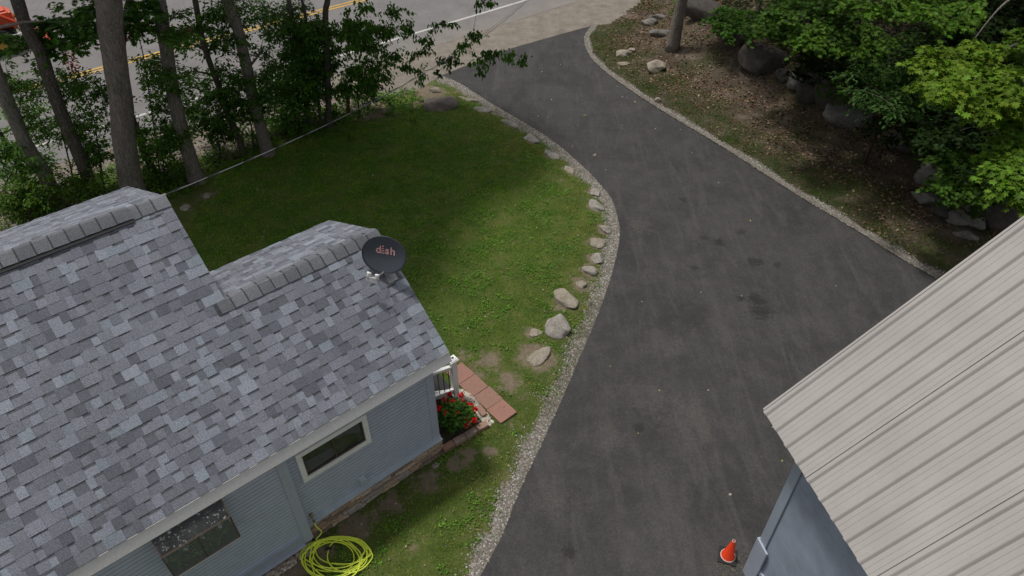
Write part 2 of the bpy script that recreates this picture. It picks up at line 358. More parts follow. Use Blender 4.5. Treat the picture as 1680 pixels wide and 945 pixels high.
def smoothpts(pts, sub=5):
    P = [np.asarray(p, float) for p in pts]; P = [2 * P[0] - P[1]] + P + [2 * P[-1] - P[-2]]; out = []
    for i in range(1, len(P) - 2):
        for k in range(sub):
            t = k / sub; a, b, c, d = P[i - 1:i + 3]
            out.append(.5 * ((2 * b) + (-a + c) * t + (2 * a - 5 * b + 4 * c - d) * t * t + (-a + 3 * b - 3 * c + d) * t ** 3))
    out.append(P[-2]); return out
def rock(name, c, size, m, label, rot=0, seed=0, cat='rock', group=None, cuts=7, sink=.25):
    rg = np.random.default_rng(seed + 100); me = bpy.data.meshes.new(name)
    import bmesh
    bm = bmesh.new(); bmesh.ops.create_icosphere(bm, subdivisions=4, radius=1)
    V = np.array([v.co[:] for v in bm.verts]); 
    for _ in range(cuts):
        n = nrm(rg.normal(size=3) * np.array([1, 1, .8])); h = rg.uniform(.6, .85); s = V @ n; V = np.where((s > h)[:, None], V - (s - h)[:, None] * n * .9, V)
    for fq, am in ((1.7, .10), (4, .05), (11, .018)):
        V = V * (1 + am * (np.sin(V[:, 0] * fq + seed) * np.sin(V[:, 1] * fq * 1.3 + seed * 2) + np.sin(V[:, 2] * fq * 1.1 + seed * 3 + V[:, 0] * fq)))[:, None]
    V = V * np.array(size); ca, sa = math.cos(rot), math.sin(rot); V = np.c_[V[:, 0] * ca - V[:, 1] * sa, V[:, 0] * sa + V[:, 1] * ca, V[:, 2] + size[2] * (1 - 2 * sink) * .5]
    for v, q in zip(bm.verts, V): v.co = q
    bm.to_mesh(me); bm.free(); me.materials.append(mat(m)); me.polygons.foreach_set('use_smooth', [True] * len(me.polygons))
    o = bpy.data.objects.new(name, me); scene.collection.objects.link(o); o.location = tuple(map(float, c)); return tag(o, label, cat, group)

# ================================================================== THE SETTING
def extend(p, q, d): p = np.asarray(p); q = np.asarray(q); return q + nrm(q - p) * d
DLpx = [(785, 945), (820, 880), (850, 805), (885, 730), (915, 665), (945, 595), (975, 525), (1000, 455), (1014, 395), (1012, 360), (1000, 325), (975, 295), (945, 265), (905, 232), (860, 203), (820, 180), (785, 158), (750, 136), (722, 125)]
DRpx = [(973, 42), (960, 62), (966, 88), (985, 110), (1030, 145), (1100, 190), (1200, 250), (1300, 315), (1400, 375), (1480, 425), (1537, 458)]
DL = [at(*p) for p in DLpx]; DL = [extend(DL[1], DL[0], 4.0)] + DL; DL = smoothpts(DL, 4)
DR = [at(*p) for p in DRpx]; DR = smoothpts(DR, 4); DR.append(extend(DR[-5], DR[-1], 9))
MOUTH = [at(*p) for p in [(722, 123), (780, 102), (841, 79), (900, 62), (973, 42)]]
wa, wb = at(164, 209), at(844, 6); wd = nrm(wb - wa); wn_ = np.array([-wd[1], wd[0], 0])     # road direction, away from the house
near_off = (at(307, 202) - wa) @ wn_; far_off = (at(268, 0) - wa) @ wn_
yo = (at(150, 117) - wa) @ wn_
def road_pt(t, o, z=0): return wa + wd * t + wn_ * o + Z * z
def bank(x, y):
    d = polydist(x, y, DR); return np.where(True, .02 + .07 * np.minimum(d, 2.5) + .75 * np.clip((d - 2.3) / 1.6, 0, 1) ** 2 + .05 * vnoise(x, y, 1.6, 3) * np.clip(d, 0, 1) + np.clip(d - 4, 0, 30) * .05, 0)
def atb(px, py, dz=0.):
    z = 0.
    for _ in range(12): p = at(px, py, z + dz); z = .5 * z + .5 * float(bank(np.array([p[0]]), np.array([p[1]]))[0])
    return np.array([p[0], p[1], z])
big = 400.
sheet('ground', [(-big, -big), (big, -big), (big, big), (-big, big)], -.06, 'soil', kind='structure')
RP = [road_pt(-60, near_off), road_pt(90, near_off), road_pt(90, far_off + 3.9), road_pt(-60, far_off + 3.9)]
apron_c = [at(*p) for p in [(600, 140), (700, 100), (800, 70), (900, 40), (1000, 0)]]
def road_sand(x, y): return np.clip(1.15 - polydist(x, y, apron_c) / 2.3, 0, 1)
ts = np.arange(-60, 90.1, .5); os_ = np.linspace(near_off, far_off + 3.9, 24); RV = np.array([wa[:2] + wd[:2] * t + wn_[:2] * o for o in os_ for t in ts]); nt_ = len(ts)
RQ = np.array([(j * nt_ + i, j * nt_ + i + 1, (j + 1) * nt_ + i + 1, (j + 1) * nt_ + i) for j in range(23) for i in range(nt_ - 1)])
me = npmesh('road', np.c_[RV, 0 * RV[:, 0]], RQ, 'road'); a_ = me.attributes.new('sand', 'FLOAT', 'POINT'); a_.data.foreach_set('value', road_sand(RV[:, 0], RV[:, 1]).astype('f'))
tag(bpy.data.objects.new('road', me), None, None, None, 'structure'); scene.collection.objects.link(bpy.data.objects['road'])
sheet('far_verge', [road_pt(-60, far_off + 3.85), road_pt(90, far_off + 3.85), road_pt(90, far_off + 30), road_pt(-60, far_off + 30)], -.012, 'sand')
for o_, w_, m_, nm in ((0, .06, 'roadwhite', 'edge_line'), (far_off, .06, 'roadwhite', 'edge_line'), (yo - .11, .055, 'yellow', 'centre_line'), (yo + .11, .055, 'yellow', 'centre_line')):
    sheet(nm, [road_pt(-60, o_ - w_), road_pt(90, o_ - w_), road_pt(90, o_ + w_), road_pt(-60, o_ + w_)], .006, m_)
DRIVE = DL + MOUTH[1:-1] + DR + [np.array([16, 0, 0]), np.array([6, -3, 0])]
sheet('driveway', DRIVE, .012, 'drive')

LAWN = DL + [at(*p) for p in [(690, 150), (620, 172), (560, 195), (480, 222), (400, 262), (330, 300)]] + [np.array([-11, 13.2, 0]), np.array([-14, 9, 0]), np.array([-12, 0, 0]), np.array([0, -1, 0])]
blobs = [(882, 592, .38, 1), (835, 632, .35, .6), (800, 598, .3, .7), (805, 745, .16, .8), (870, 552, .18, .8), (925, 505, .3, .6), (640, 825, .35, .55), (585, 865, .4, .7), (700, 790, .35, .6), (765, 755, .25, .6), (745, 765, .18, .7), (690, 160, .8, .9), (610, 185, .7, .8),
         (530, 900, .3, .6), (790, 660, .2, .5), (860, 655, .2, .4), (340, 325, .3, .5), (310, 345, .25, .6), (470, 930, .4, .9), (680, 905, .12, .5), (960, 330, .2, .3), (760, 590, .25, .5), (780, 620, .3, .5), (920, 300, .4, .25), (840, 700, .2, .4)]
BW = [(at(x, y), r, k) for x, y, r, k in blobs]
def dirt(x, y):
    d = np.zeros(np.shape(x))
    for p, r, k in BW + [(at(*q), .26, .75) for q in [(975, 318), (976, 342), (993, 379), (979, 402), (978, 428), (968, 449), (954, 470), (928, 497), (912, 545), (936, 282), (905, 256), (872, 232), (838, 206), (792, 183)]]: d = np.maximum(d, 1.2 * k * np.exp(-((x - p[0]) ** 2 + (y - p[1]) ** 2) / (r * r)))
    e = polydist(x, y, DL); mid = np.clip((y - 8.2) / .6, 0, 1) * np.clip((12.2 - y) / .6, 0, 1); d = np.maximum(d, (.75 - .35 * mid) * np.clip(1 - e / .45, 0, 1)); return d
def lawnz(x, y):
    e = polydist(x, y, DL); h_ = np.clip((polydist(x, y, [C0 - u1 * 9.5, C0 - u1 * .5]) - .35) / .7, 0, 1); return .001 + .10 * h_ * np.clip((e - .15) / .6, 0, 1) + .018 * vnoise(x, y, 1.3, 1) * np.clip(e, 0, 1)
C0 = at(722, 740); az = R_(50.17); u1 = np.array([math.sin(az), math.cos(az), 0])
gridsheet('lawn', LAWN, .07, lawnz, {'dirt': dirt}, 'lawn')
BANK = DR + [np.array([45, 4, 0]), np.array([60, 40, 0]), np.array([22, 34, 0]), at(1230, -60), at(1085, -8), at(1040, 18), at(1000, 42)]
gridsheet('woodland_floor', BANK, .16, bank, {}, 'soil')
VG = [road_pt(-60, near_off + .3), road_pt(90, near_off + .3), at(1090, -8), at(1040, 18), at(1000, 42), at(985, 100), at(950, 150), at(900, 175), at(760, 175), at(640, 190), at(480, 240), at(330, 320), np.array([-12, 12, 0]), np.array([-45, 2, 0])]
RN = [road_pt(-60, near_off), road_pt(90, near_off)]
gridsheet('roadside', VG, .12, lambda x, y: -.006 + 0 * np.clip(polydist(x, y, RN) - .3, 0, 1) , {'sand': lambda x, y: np.clip(1.25 - polydist(x, y, RN) / 3.2 + .45 * np.clip((x + 6) / 6, 0, 1) + .3 * vnoise(x, y, 1.7, 6) + .15 * vnoise(x, y, 5, 2), 0, 1)}, 'verge')

# gravel strips: a bed of stone dust under loose pebbles
def ribbon(line, w0, w1, z, side):
    L = [np.asarray(p) for p in line]; a = []; b = []
    for i, p in enumerate(L):
        t = nrm(L[min(i + 1, len(L) - 1)] - L[max(i - 1, 0)]); n = np.array([-t[1], t[0], 0]) * side; k = i / (len(L) - 1); w = w0 * (1 - k) + w1 * k
        w *= 1 + .24 * math.sin(i * 1.3) + .16 * math.sin(i * 2.9); a.append(p - n * .03 + Z * z); b.append(p + n * w + Z * z)
    return a, b
def pebbles(name, area_pts, size, cols, label=None, kind='stuff', cat=None, zf=None):
    pos = np.asarray(area_pts); n = len(pos); oc = np.array([(1, 0, 0), (0, 1, 0), (-1, 0, 0), (0, -1, 0), (.25, .1, .75), (-.2, .3, .7), (0, 0, -1.)])
    fa = np.array([(0, 1, 4), (1, 5, 4), (1, 2, 5), (2, 3, 5), (3, 4, 5), (3, 0, 4)])
    s = size * RNG.uniform(.5, 1.35, (n, 1, 1)); a = RNG.random(n) * 6.28; V = np.repeat(oc[None], n, 0) * (1 + RNG.normal(size=(n, 7, 3)) * .18)
    V[:, :, 0] *= 1.25; x = V[:, :, 0] * np.cos(a)[:, None] - V[:, :, 1] * np.sin(a)[:, None]; y = V[:, :, 0] * np.sin(a)[:, None] + V[:, :, 1] * np.cos(a)[:, None]
    V = np.stack([x, y, V[:, :, 2]], -1) * s + pos[:, None]; c = np.array(cols)[RNG.integers(0, len(cols), n)] * RNG.uniform(.75, 1.2, (n, 1))
    me = npmesh(name, V.reshape(-1, 3), (fa[None] + (np.arange(n) * 7)[:, None, None]).reshape(-1, 3), 'pebble', np.repeat(c, 7, 0))
    o = bpy.data.objects.new(name, me); scene.collection.objects.link(o); return tag(o, label, cat, None, kind)
GCOL = [(.30, .28, .25), (.22, .20, .175), (.42, .40, .37), (.13, .12, .10), (.26, .22, .18), (.19, .185, .175)]
def sample_ribbon(a, b, n, bias=1., spill=.0):
    seg = np.array([np.linalg.norm(a[i + 1] - a[i]) * .5 * (np.linalg.norm(b[i] - a[i]) + np.linalg.norm(b[i + 1] - a[i + 1])) for i in range(len(a) - 1)]); i = RNG.choice(len(seg), n, p=seg / seg.sum())
    t = RNG.random((n, 1)); u = RNG.random((n, 1)) ** bias * (1 + spill * np.abs(RNG.normal(size=(n, 1)))); A = np.array(a); B = np.array(b)
    P = A[i] * (1 - t) + A[i + 1] * t; Q = B[i] * (1 - t) + B[i + 1] * t; return P * (1 - u) + Q * u
def strip_obj(name, a, b, m):
    mb = MB(); n = len(a); mb.add(list(a) + list(b), [(i, i + 1, n + i + 1, n + i) for i in range(n - 1)]); o = mb.obj(name, m)
    if o.data.polygons[0].normal.z < 0: o.data.flip_normals()
    return tag(o, None, None, None, 'structure')
mat('dust', lambda g: (g.base(g.mix(1.0, g.ramp(g.noise(6, 6, .7), [(.35, (.12, .105, .08)), (.65, (.22, .20, .17))]), g.ramp(g.noise(80, 4, .8), [(.25, .5), (.75, 1.4)]), 'MULTIPLY'), .95, .1), g.bump(g.noise(80, 3, .8), .012, .8)))
la, lb = ribbon(DL, .20, .27, .016, 1); strip_obj('gravel_bed', la, lb, 'dust')
ra, rb = ribbon(DR[:-1], .13, .21, .036, 1); strip_obj('gravel_bed', ra, rb, 'dust')
pl_ = sample_ribbon(la, lb, 15000, .9, .28); pl_[:, 2] = np.maximum(.016, lawnz(pl_[:, 0], pl_[:, 1]) + .004)
mid_ = np.clip((pl_[:, 1] - 8.2) / .8, 0, 1) * np.clip((12.0 - pl_[:, 1]) / .8, 0, 1); pl_ = pl_[RNG.random(len(pl_)) > mid_ * (.45 + .5 * vnoise(pl_[:, 0], pl_[:, 1], 5, 3))]
pebbles('gravel', pl_, .014, GCOL, 'pale grey gravel strip edging the lawn side of the driveway')
pr_ = sample_ribbon(ra, rb, 11000, 1., .22); pr_[:, 2] = np.maximum(.03, bank(pr_[:, 0], pr_[:, 1]) + .006)
pebbles('gravel', pr_, .014, GCOL, 'narrow pale gravel strip along the wooded side of the driveway')
GSPARSE = sample_ribbon(la, lb, 5000, .8, .9); GSPARSE[:, 2] = lawnz(GSPARSE[:, 0], GSPARSE[:, 1]) + .004
pebbles('gravel_scatter', GSPARSE, .011, GCOL, 'loose stones scattered into the grass beside the gravel strip')

# ================================================================== THE HOUSE
C0 = at(722, 740); az = R_(50.17); u1 = np.array([math.sin(az), math.cos(az), 0]); u2 = np.array([-u1[1], u1[0], 0]); out = -u2
def W(u, o, z): return C0 + u * u1 + o * out + z * Z
UE, ZE, SL, OH = .272, 2.60, .746, .15; RW, RM, UM, UL = 1.79, 3.19, -2.26, -9.5; SB, BW_, BM_ = .472, 1.84, 3.14
ZBW, ZBM = ZE + SL * RW - SB * BW_, ZE + SL * RM - SB * BM_
cth = 1 / math.hypot(1, SL); nf = nrm(out * SL + Z); nb = nrm(-out * SB + Z); vf = nrm(-out + Z * SL); vb = nrm(out + Z * SB)
def RF(u, r, h=0.): return W(u, OH - r, ZE + SL * r) + nf * h
house = Thing('house', W(-3, -1.5, 0), 'small grey-blue clapboard house under a grey shingle roof beside the lawn', 'house')
TONES = [(1.2 * t[0], 1.24 * t[1], 1.34 * t[2]) for t in [(.150, .153, .162)] * 6 + [(.128, .131, .14)] * 3 + [(.172, .176, .188)] * 3 + [(.103, .106, .114)] * 2 + [(.205, .216, .228), (.19, .198, .21), (.19, .206, .218)]]
def shingles(mb, P0, ud, vd, n, length, rng, expo=.150, seedv=0):
    rr = random.Random(seedv); rows = int(length / expo)
    for j in range(rows + 1):
        v0 = j * expo; v1 = min(v0 + expo + .004, length); 
        if v1 - v0 < .02: continue
        ua, ub = rng((v0 + v1) / 2); u = ua; up = True; pw = lambda: rr.uniform(.09, .25)
        while u < ub - .001:
            w = min(pw() if up else rr.uniform(.07, .17), ub - u)
            if ub - u - w < .05: w = ub - u
            h = (.0125 if up else .0065) + rr.uniform(-.0008, .0008); c = rr.choice(TONES); k = rr.uniform(.9, 1.1); c = tuple(x * k for x in c)
            jt = rr.uniform(-.003, .003); a = P0 + ud * u + vd * (v0 + (jt if j else 0)); b = a + ud * (w - .0015)
            v_ = vd * (v1 - v0 - jt); lo = n * .001
            mb.add([a + n * h, b + n * h, b + v_ + n * (h - .005), a + v_ + n * (h - .005), a + lo, b + lo, b + v_ + lo, a + v_ + lo], [(0, 1, 2, 3), (4, 5, 1, 0), (5, 6, 2, 1), (7, 4, 0, 3)], c)
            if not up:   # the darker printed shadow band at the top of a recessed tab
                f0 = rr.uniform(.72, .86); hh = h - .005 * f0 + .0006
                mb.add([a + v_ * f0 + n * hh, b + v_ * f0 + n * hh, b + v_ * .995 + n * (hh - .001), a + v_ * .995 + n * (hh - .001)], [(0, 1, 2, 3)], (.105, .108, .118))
            u += w; up = (not up) if rr.random() < .8 else up
mb = MB()
LF = RM / cth; LWg = RW / cth
shingles(mb, RF(0, 0), u1, vf, nf, LF, lambda v: (UL, UE if v < LWg else UM), seedv=1)
bw = W(0, OH - RW - BW_, ZBW); bm_ = W(0, OH - RM - BM_, ZBM); LBW, LBM = BW_ * math.hypot(1, SB), BM_ * math.hypot(1, SB)
shingles(mb, bw, u1, vb, nb, LBW, lambda v: (UM - .2, UE), seedv=2)
shingles(mb, bm_, u1, vb, nb, LBM, lambda v: (UL, UM), seedv=3)
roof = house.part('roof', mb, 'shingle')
dk = MB()   # deck under the shingles, rake boards
for P, q, w in ((RF(UL, 0), RF(UM, RM), 0), ):
    a, b, c, d = RF(UL, 0), RF(UM, 0), RF(UM, RM), RF(UL, RM); dk.add([a, b, c, d, a - Z * .04, b - Z * .04, c - Z * .04, d - Z * .04], [(0, 1, 2, 3), (4, 7, 6, 5), (1, 5, 6, 2), (0, 4, 5, 1)])
    e, f = W(UL, OH - RM - BM_, ZBM), W(UM, OH - RM - BM_, ZBM); dk.add([d, c, f, e, d - Z * .04, c - Z * .04, f - Z * .04, e - Z * .04], [(0, 1, 2, 3), (4, 7, 6, 5), (1, 5, 6, 2), (2, 6, 7, 3)])
a, b, c, d = RF(UM, 0), RF(UE, 0), RF(UE, RW), RF(UM, RW); dk.add([a, b, c, d, a - Z * .04, b - Z * .04, c - Z * .04, d - Z * .04], [(0, 1, 2, 3), (4, 7, 6, 5), (1, 5, 6, 2), (0, 4, 5, 1)])
e, f = W(UM, OH - RW - BW_, ZBW), W(UE, OH - RW - BW_, ZBW); dk.add([d, c, f, e, d - Z * .04, c - Z * .04, f - Z * .04, e - Z * .04], [(0, 1, 2, 3), (4, 7, 6, 5), (1, 5, 6, 2), (2, 6, 7, 3)])
house.part('roof_deck', dk, 'black', roof)
def caps(name, u0, u1_, rr_, lift, seed, half=.15):
    mb = MB(); r = random.Random(seed); u = u0; N = 9
    top = W(0, OH - rr_, ZE + SL * rr_)
    while u > u1_:
        L = .205 + r.uniform(-.01, .01); c = r.choice([(.15, .155, .17), (.13, .135, .148), (.17, .175, .19), (.145, .15, .165)]); vs = []
        for e, uu in enumerate((u, u - L, u - L - .05)):
            hh = lift + (.010 if e == 0 else (.016 if e == 1 else .004)) + .002
            for k in range(N):
                a = half * (2 * k / (N - 1) - 1); z = -(SL if a > 0 else SB) * math.sqrt(a * a + .035 ** 2) + .6 * .02
                vs.append(top + u1 * uu + out * a + Z * (z + hh * (1.25) + (.0)))
        mb.add(vs, [(e * N + k, e * N + k + 1, (e + 1) * N + k + 1, (e + 1) * N + k) for e in (0,) for k in range(N - 1)], c)
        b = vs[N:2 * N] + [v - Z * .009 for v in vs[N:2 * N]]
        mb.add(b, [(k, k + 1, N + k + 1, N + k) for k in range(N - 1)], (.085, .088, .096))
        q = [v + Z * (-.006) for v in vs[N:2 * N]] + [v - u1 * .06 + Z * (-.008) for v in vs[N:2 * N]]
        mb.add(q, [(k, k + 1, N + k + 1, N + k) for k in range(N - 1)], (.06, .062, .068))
        u -= L
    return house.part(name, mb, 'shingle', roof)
pv = onplane(217, 357, RF(0, 0), nf); uv = float((pv - C0) @ u1)
caps('ridge_cap', UE + .004, UM + .02, RW, 0., 11)
caps('ridge_cap', UM + .004, uv, RM, 0., 12); caps('ridge_cap', uv, UL, RM, .022, 13)
mb = MB()
for s_, nn, vv in ((1, nf, vf), (-1, nb, vb)):
    ed = RF(0, RM) - vv * .175; mb.box(ed + u1 * (uv + UL) / 2 + nn * .020, (u1, vv, nn), ((uv - UL) / 2, .032, .012))
house.part('ridge_vent', mb, 'black', roof)
# fascia and soffit
tn = nrm(out + Z * .45); mb = MB(); mb.box(W((UE + UL) / 2, OH + .03, ZE - .098), (u1, tn, np.cross(u1, tn)), ((UE - UL) / 2, .012, .088)); mb.box(W((UE + UL) / 2, OH + .004, ZE - .010), (u1, out, Z), ((UE - UL) / 2, .008, .006))
mb.box(W((UE + UL) / 2, OH / 2 - .01, ZE - .175), (u1, out, Z), ((UE - UL) / 2, .075, .006)); house.part('fascia', mb, 'vinyl')
mb = MB()
for rr_, uu, br_, zb_ in ((RW, UE, BW_, ZBW), (RM, UM, BM_, ZBM)):
    a = W(uu - .012, OH - .02, ZE - .10); t = W(uu - .012, OH - rr_, ZE + SL * rr_ - .10); b = W(uu - .012, OH - rr_ - br_ + .02, zb_ - .10)
    for p, q in ((a, t), (t, b)):
        d_ = q - p; mb.box((p + q) / 2, (d_, u1, np.cross(nrm(d_), u1)), (np.linalg.norm(d_) / 2, .012, .075))
house.part('rake_board', mb, 'vinyl')
# wall bodies
mb = MB()
for ua, ub, rr_, o0, br_, zb_ in ((-2.7, -.002, RW, -.02, BW_, ZBW), (UL + .2, -2.62, RM, .08, BM_, ZBM)):
    prof = [(o0, 0), (o0, ZE + SL * .1 - .1), (OH - rr_, ZE + SL * rr_ - .12), (OH - rr_ - br_ + .2, zb_ - .05), (OH - rr_ - br_ + .2, 0)]
    vs = [W(ua, o, z) for o, z in prof] + [W(ub, o, z) for o, z in prof]; mb.add(vs, [(0, 1, 2, 3, 4), (9, 8, 7, 6, 5)] + [(i, (i + 1) % 5, 5 + (i + 1) % 5, 5 + i) for i in range(5)])
house.part('wall', mb, 'trimgrey')
mb = MB()
def laps(P, Q, n, z0, z1, e=.082):
    """flat boards with a groove between each pair, painted dark for its shade"""
    z = z0
    while z < z1 - .01:
        zt = min(z + e, z1); g_ = .011
        mb.add([P + Z * (z + g_) + n * .016, Q + Z * (z + g_) + n * .016, Q + Z * zt + n * .013, P + Z * zt + n * .013], [(0, 1, 2, 3)])
        mb.add([P + Z * z + n * .013, Q + Z * z + n * .013, Q + Z * (z + .004) + n * .002, P + Z * (z + .004) + n * .002, Q + Z * (z + g_) + n * .016, P + Z * (z + g_) + n * .016], [(0, 1, 2, 3), (3, 2, 4, 5)], (.5, .5, .5), 1); z = zt  # groove faces take a dark grey in place of a shadow line
laps(W(-2.61, 0, 0), W(-.12, 0, 0), out, .42, 2.5); laps(W(UL + .2, .1, 0), W(-2.74, .1, 0), out, .38, 2.5); laps(W(0, -.1, 0), W(0, -3.2, 0), u1, .42, 2.5)
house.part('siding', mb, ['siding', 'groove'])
mb = MB(); mb.box(W(-.06, .012, 1.46), (u1, out, Z), (.065, .016, 1.04)); mb.box(W(.012, -.05, 1.46), (u1, out, Z), (.014, .06, 1.04)); house.part('corner_board', mb, 'trimgrey', bevel=.004)
mb = MB(); mb.box(W(-2.68, .115, 1.33), (u1, out, Z), (.07, .02, 1.19)); mb.box(W(-2.605, .06, 1.33), (u1, out, Z), (.012, .07, 1.19)); house.part('corner_board', mb, 'trimgrey', bevel=.004, label='grey corner board where the wall steps forward')
mb = MB(); mb.box(W(-1.29, .045, .425), (u1, out, Z), (1.32, .05, .014)); mb.box(W(-1.29, .022, .455), (u1, out, Z), (1.32, .012, .03)); house.part('flashing', mb, 'bluewhite', bevel=.003)
mb = MB(); mb.box(W((UL - 2.75) / 2 + .1, .128, .27), (u1, out, Z), ((-2.75 - UL) / 2 - .1, .018, .11)); mb.box(W((UL - 2.75) / 2 + .1, .135, .39), (u1, out, Z), ((-2.75 - UL) / 2 - .1, .026, .012)); mb.box(W((UL - 2.75) / 2 + .1, .15, .15), (u1, out, Z), ((-2.75 - UL) / 2 - .1, .04, .012)); house.part('water_table', mb, 'garpale', bevel=.003)
mb = MB(); mb.box(W((UL - 2.75) / 2 + .1, .09, .07), (u1, out, Z), ((-2.75 - UL) / 2 - .1, .012, .068)); house.part('foundation', mb, 'black')
# stone veneer along the foundation
mb = MB(); rs = random.Random(5)
for row in range(4):
    u = -2.58 + rs.uniform(-.15, 0); z = .035 + row * .101
    while u < .02:
        w = rs.uniform(.22, .46); ue = min(u + w, .03); c = rs.choice([(.34, .24, .165), (.42, .32, .23), (.28, .215, .17), (.36, .31, .265), (.48, .38, .28), (.22, .165, .13)]); uu = max(u, -2.58)
        if ue - uu > .03:
            d0 = rs.uniform(.06, .10); n_ = 5; vs = []
            for k in range(n_ + 1):
                x = uu + (ue - uu - .007) * k / n_
                for zz, dd in ((z - .045, -.01), (z - .040, d0 * rs.uniform(.6, 1)), (z - .01, d0 * rs.uniform(.85, 1.25)), (z + .015, d0 * rs.uniform(.7, 1.25)), (z + .038, d0 * rs.uniform(.6, .9)), (z + .045, -.01)): vs.append(W(x, dd, zz + (rs.uniform(-.003, .003))))
            mb.add(vs, [(k * 6 + q, (k + 1) * 6 + q, (k + 1) * 6 + q + 1, k * 6 + q + 1) for k in range(n_) for q in range(5)] + [(0, 1, 2, 3, 4, 5), tuple(n_ * 6 + q for q in range(5, -1, -1))], c)
        u += w
house.part('stone_veneer', mb, 'stone')
# white window by the corner
mb = MB(); a0, a1, z0, z1, fw = -2.44, -1.255, 1.49, 2.18, .085
def frame(mb, a0, a1, z0, z1, fw, o, dp):
    mb.box(W((a0 + a1) / 2, o, z0 + fw / 2), (u1, out, Z), ((a1 - a0) / 2 - fw, dp, fw / 2)); mb.box(W((a0 + a1) / 2, o, z1 - fw / 2), (u1, out, Z), ((a1 - a0) / 2 - fw, dp, fw / 2))
    for s_ in (a0 + fw / 2, a1 - fw / 2): mb.box(W(s_, o, (z0 + z1) / 2), (u1, out, Z), (fw / 2, dp, (z1 - z0) / 2))
wfr = MB(); frame(wfr, a0, a1, z0, z1, fw, .045, .032); wo_ = house.part('window', wfr, 'white', bevel=.004, label='white framed slider window near the house corner')
mb = MB(); frame(mb, a0 + fw, a1 - fw, z0 + fw, z1 - fw, .022, .038, .014); mb.box(W((a0 + a1) / 2, .036, (z0 + z1) / 2), (u1, out, Z), (.014, .012, (z1 - z0) / 2 - fw)); house.part('sash', mb, 'bronze', wo_)
mb = MB(); mb.box(W((a0 + a1) / 2, .0235, (z0 + z1) / 2), (u1, out, Z), ((a1 - a0) / 2 - fw, .006, (z1 - z0) / 2 - fw)); house.part('pane', mb, 'glass', wo_)
mb = MB(); nk = 26
def swag(x0, x1, zt0, zt1, zb0, zb1, amp):
    vs = []; 
    for k in range(nk + 1):
        t = k / nk; x = x0 + (x1 - x0) * t; o_ = .0315 + amp * math.sin(t * 19)
        vs += [W(x, o_, zt0 + (zt1 - zt0) * t), W(x, o_ * .5 + .0158, zb0 + (zb1 - zb0) * t * t)]
    mb.add(vs, [(2 * k, 2 * k + 1, 2 * k + 3, 2 * k + 2) for k in range(nk)])
swag(-2.33, -1.86, 1.90, 1.84, 1.62, 1.66, .0012); swag(-1.80, -1.38, 2.08, 2.08, 1.98, 1.78, .0012); house.part('curtain', mb, 'curtain', wo_)
# vent box and tap
mb = MB(); mb.box(W(-1.55, .05, .66), (u1, out, Z), (.055, .045, .06)); mb.box(W(-1.55, .02, .67), (u1, out, Z), (.075, .012, .08)); house.part('vent_hood', mb, 'bluewhite', bevel=.008)
mb = MB(); mb.tube([W(-2.5, .0, .56), W(-2.5, .08, .56), W(-2.5, .11, .50)], .014, 8); mb.tube([W(-2.5, .05, .56), W(-2.5, .05, .62)], .006, 6); mb.lathe(W(-2.5, .05, .62), Z, [(.0, .0), (.032, 0), (.032, .008), (0, .008)], 10); tapo = house.part('tap', mb, 'brass', smooth=True)
# greenhouse window
gu0, gu1, gz0, gzb, gzt, go = -4.48, -3.56, 1.66, 2.19, 2.46, .38; ow = .115
gw = MB()
def bar(mb, p, q, w=.012): mb.tube([p, q], w, 4)
for uu in (gu0, gu1):
    for p, q in (((ow, gz0), (go, gz0)), ((go, gz0), (go, gzb)), ((go, gzb), (ow, gzt)), ((ow, gz0), (ow, gzt))): bar(gw, W(uu, *p), W(uu, *q))
for o_, z_ in ((go, gz0), (go, gzb), (ow, gzt), (ow, gz0)): bar(gw, W(gu0, o_, z_), W(gu1, o_, z_), .016)
bar(gw, W((gu0 + gu1) / 2, go, gz0), W((gu0 + gu1) / 2, go, gzb), .009)
gwo = house.part('greenhouse_window', gw, 'bronze', label='projecting greenhouse window with a dirty sloped glass top')
mb = MB(); mb.add([W(gu0, go, gzb), W(gu1, go, gzb), W(gu1, ow, gzt), W(gu0, ow, gzt)], [(0, 1, 2, 3)]); house.part('sloped_pane', mb, 'dirtyglass', gwo)
mb = MB(); mb.add([W(gu0, go, gz0), W(gu1, go, gz0), W(gu1, go, gzb), W(gu0, go, gzb)], [(0, 1, 2, 3)])
mb.add([W(gu0, ow, gz0), W(gu0, go, gz0), W(gu0, go, gzb), W(gu0, ow, gzt)], [(0, 1, 2, 3)]); mb.add([W(gu1, ow, gz0), W(gu1, go, gz0), W(gu1, go, gzb), W(gu1, ow, gzt)], [(3, 2, 1, 0)]); house.part('front_pane', mb, 'clear', gwo)
mb = MB(); mb.box(W((gu0 + gu1) / 2, (ow + go) / 2, gz0), (u1, out, Z), ((gu1 - gu0) / 2, (go - ow) / 2, .012)); mb.box(W((gu0 + gu1) / 2, ow + .004, (gz0 + gzt) / 2), (u1, out, Z), ((gu1 - gu0) / 2 - .02, .004, (gzt - gz0) / 2)); house.part('dark_interior', mb, 'black', gwo)  # black floor and backing panel stand in for the dark inside
mb = MB(); mb.box(W((gu0 + gu1) / 2, go + .016, gz0 - .008), (u1, out, Z), ((gu1 - gu0) / 2, .005, .008)); house.part('edge_reflection', mb, 'vinyl', gwo)  # pale strip stands in for the reflection along the bottom edge
mb = MB(); mb.box(W((gu0 + gu1) / 2, .22, 1.93), (u1, out, Z), ((gu1 - gu0) / 2 - .03, .09, .004)); house.part('shelf', mb, 'glass', gwo)
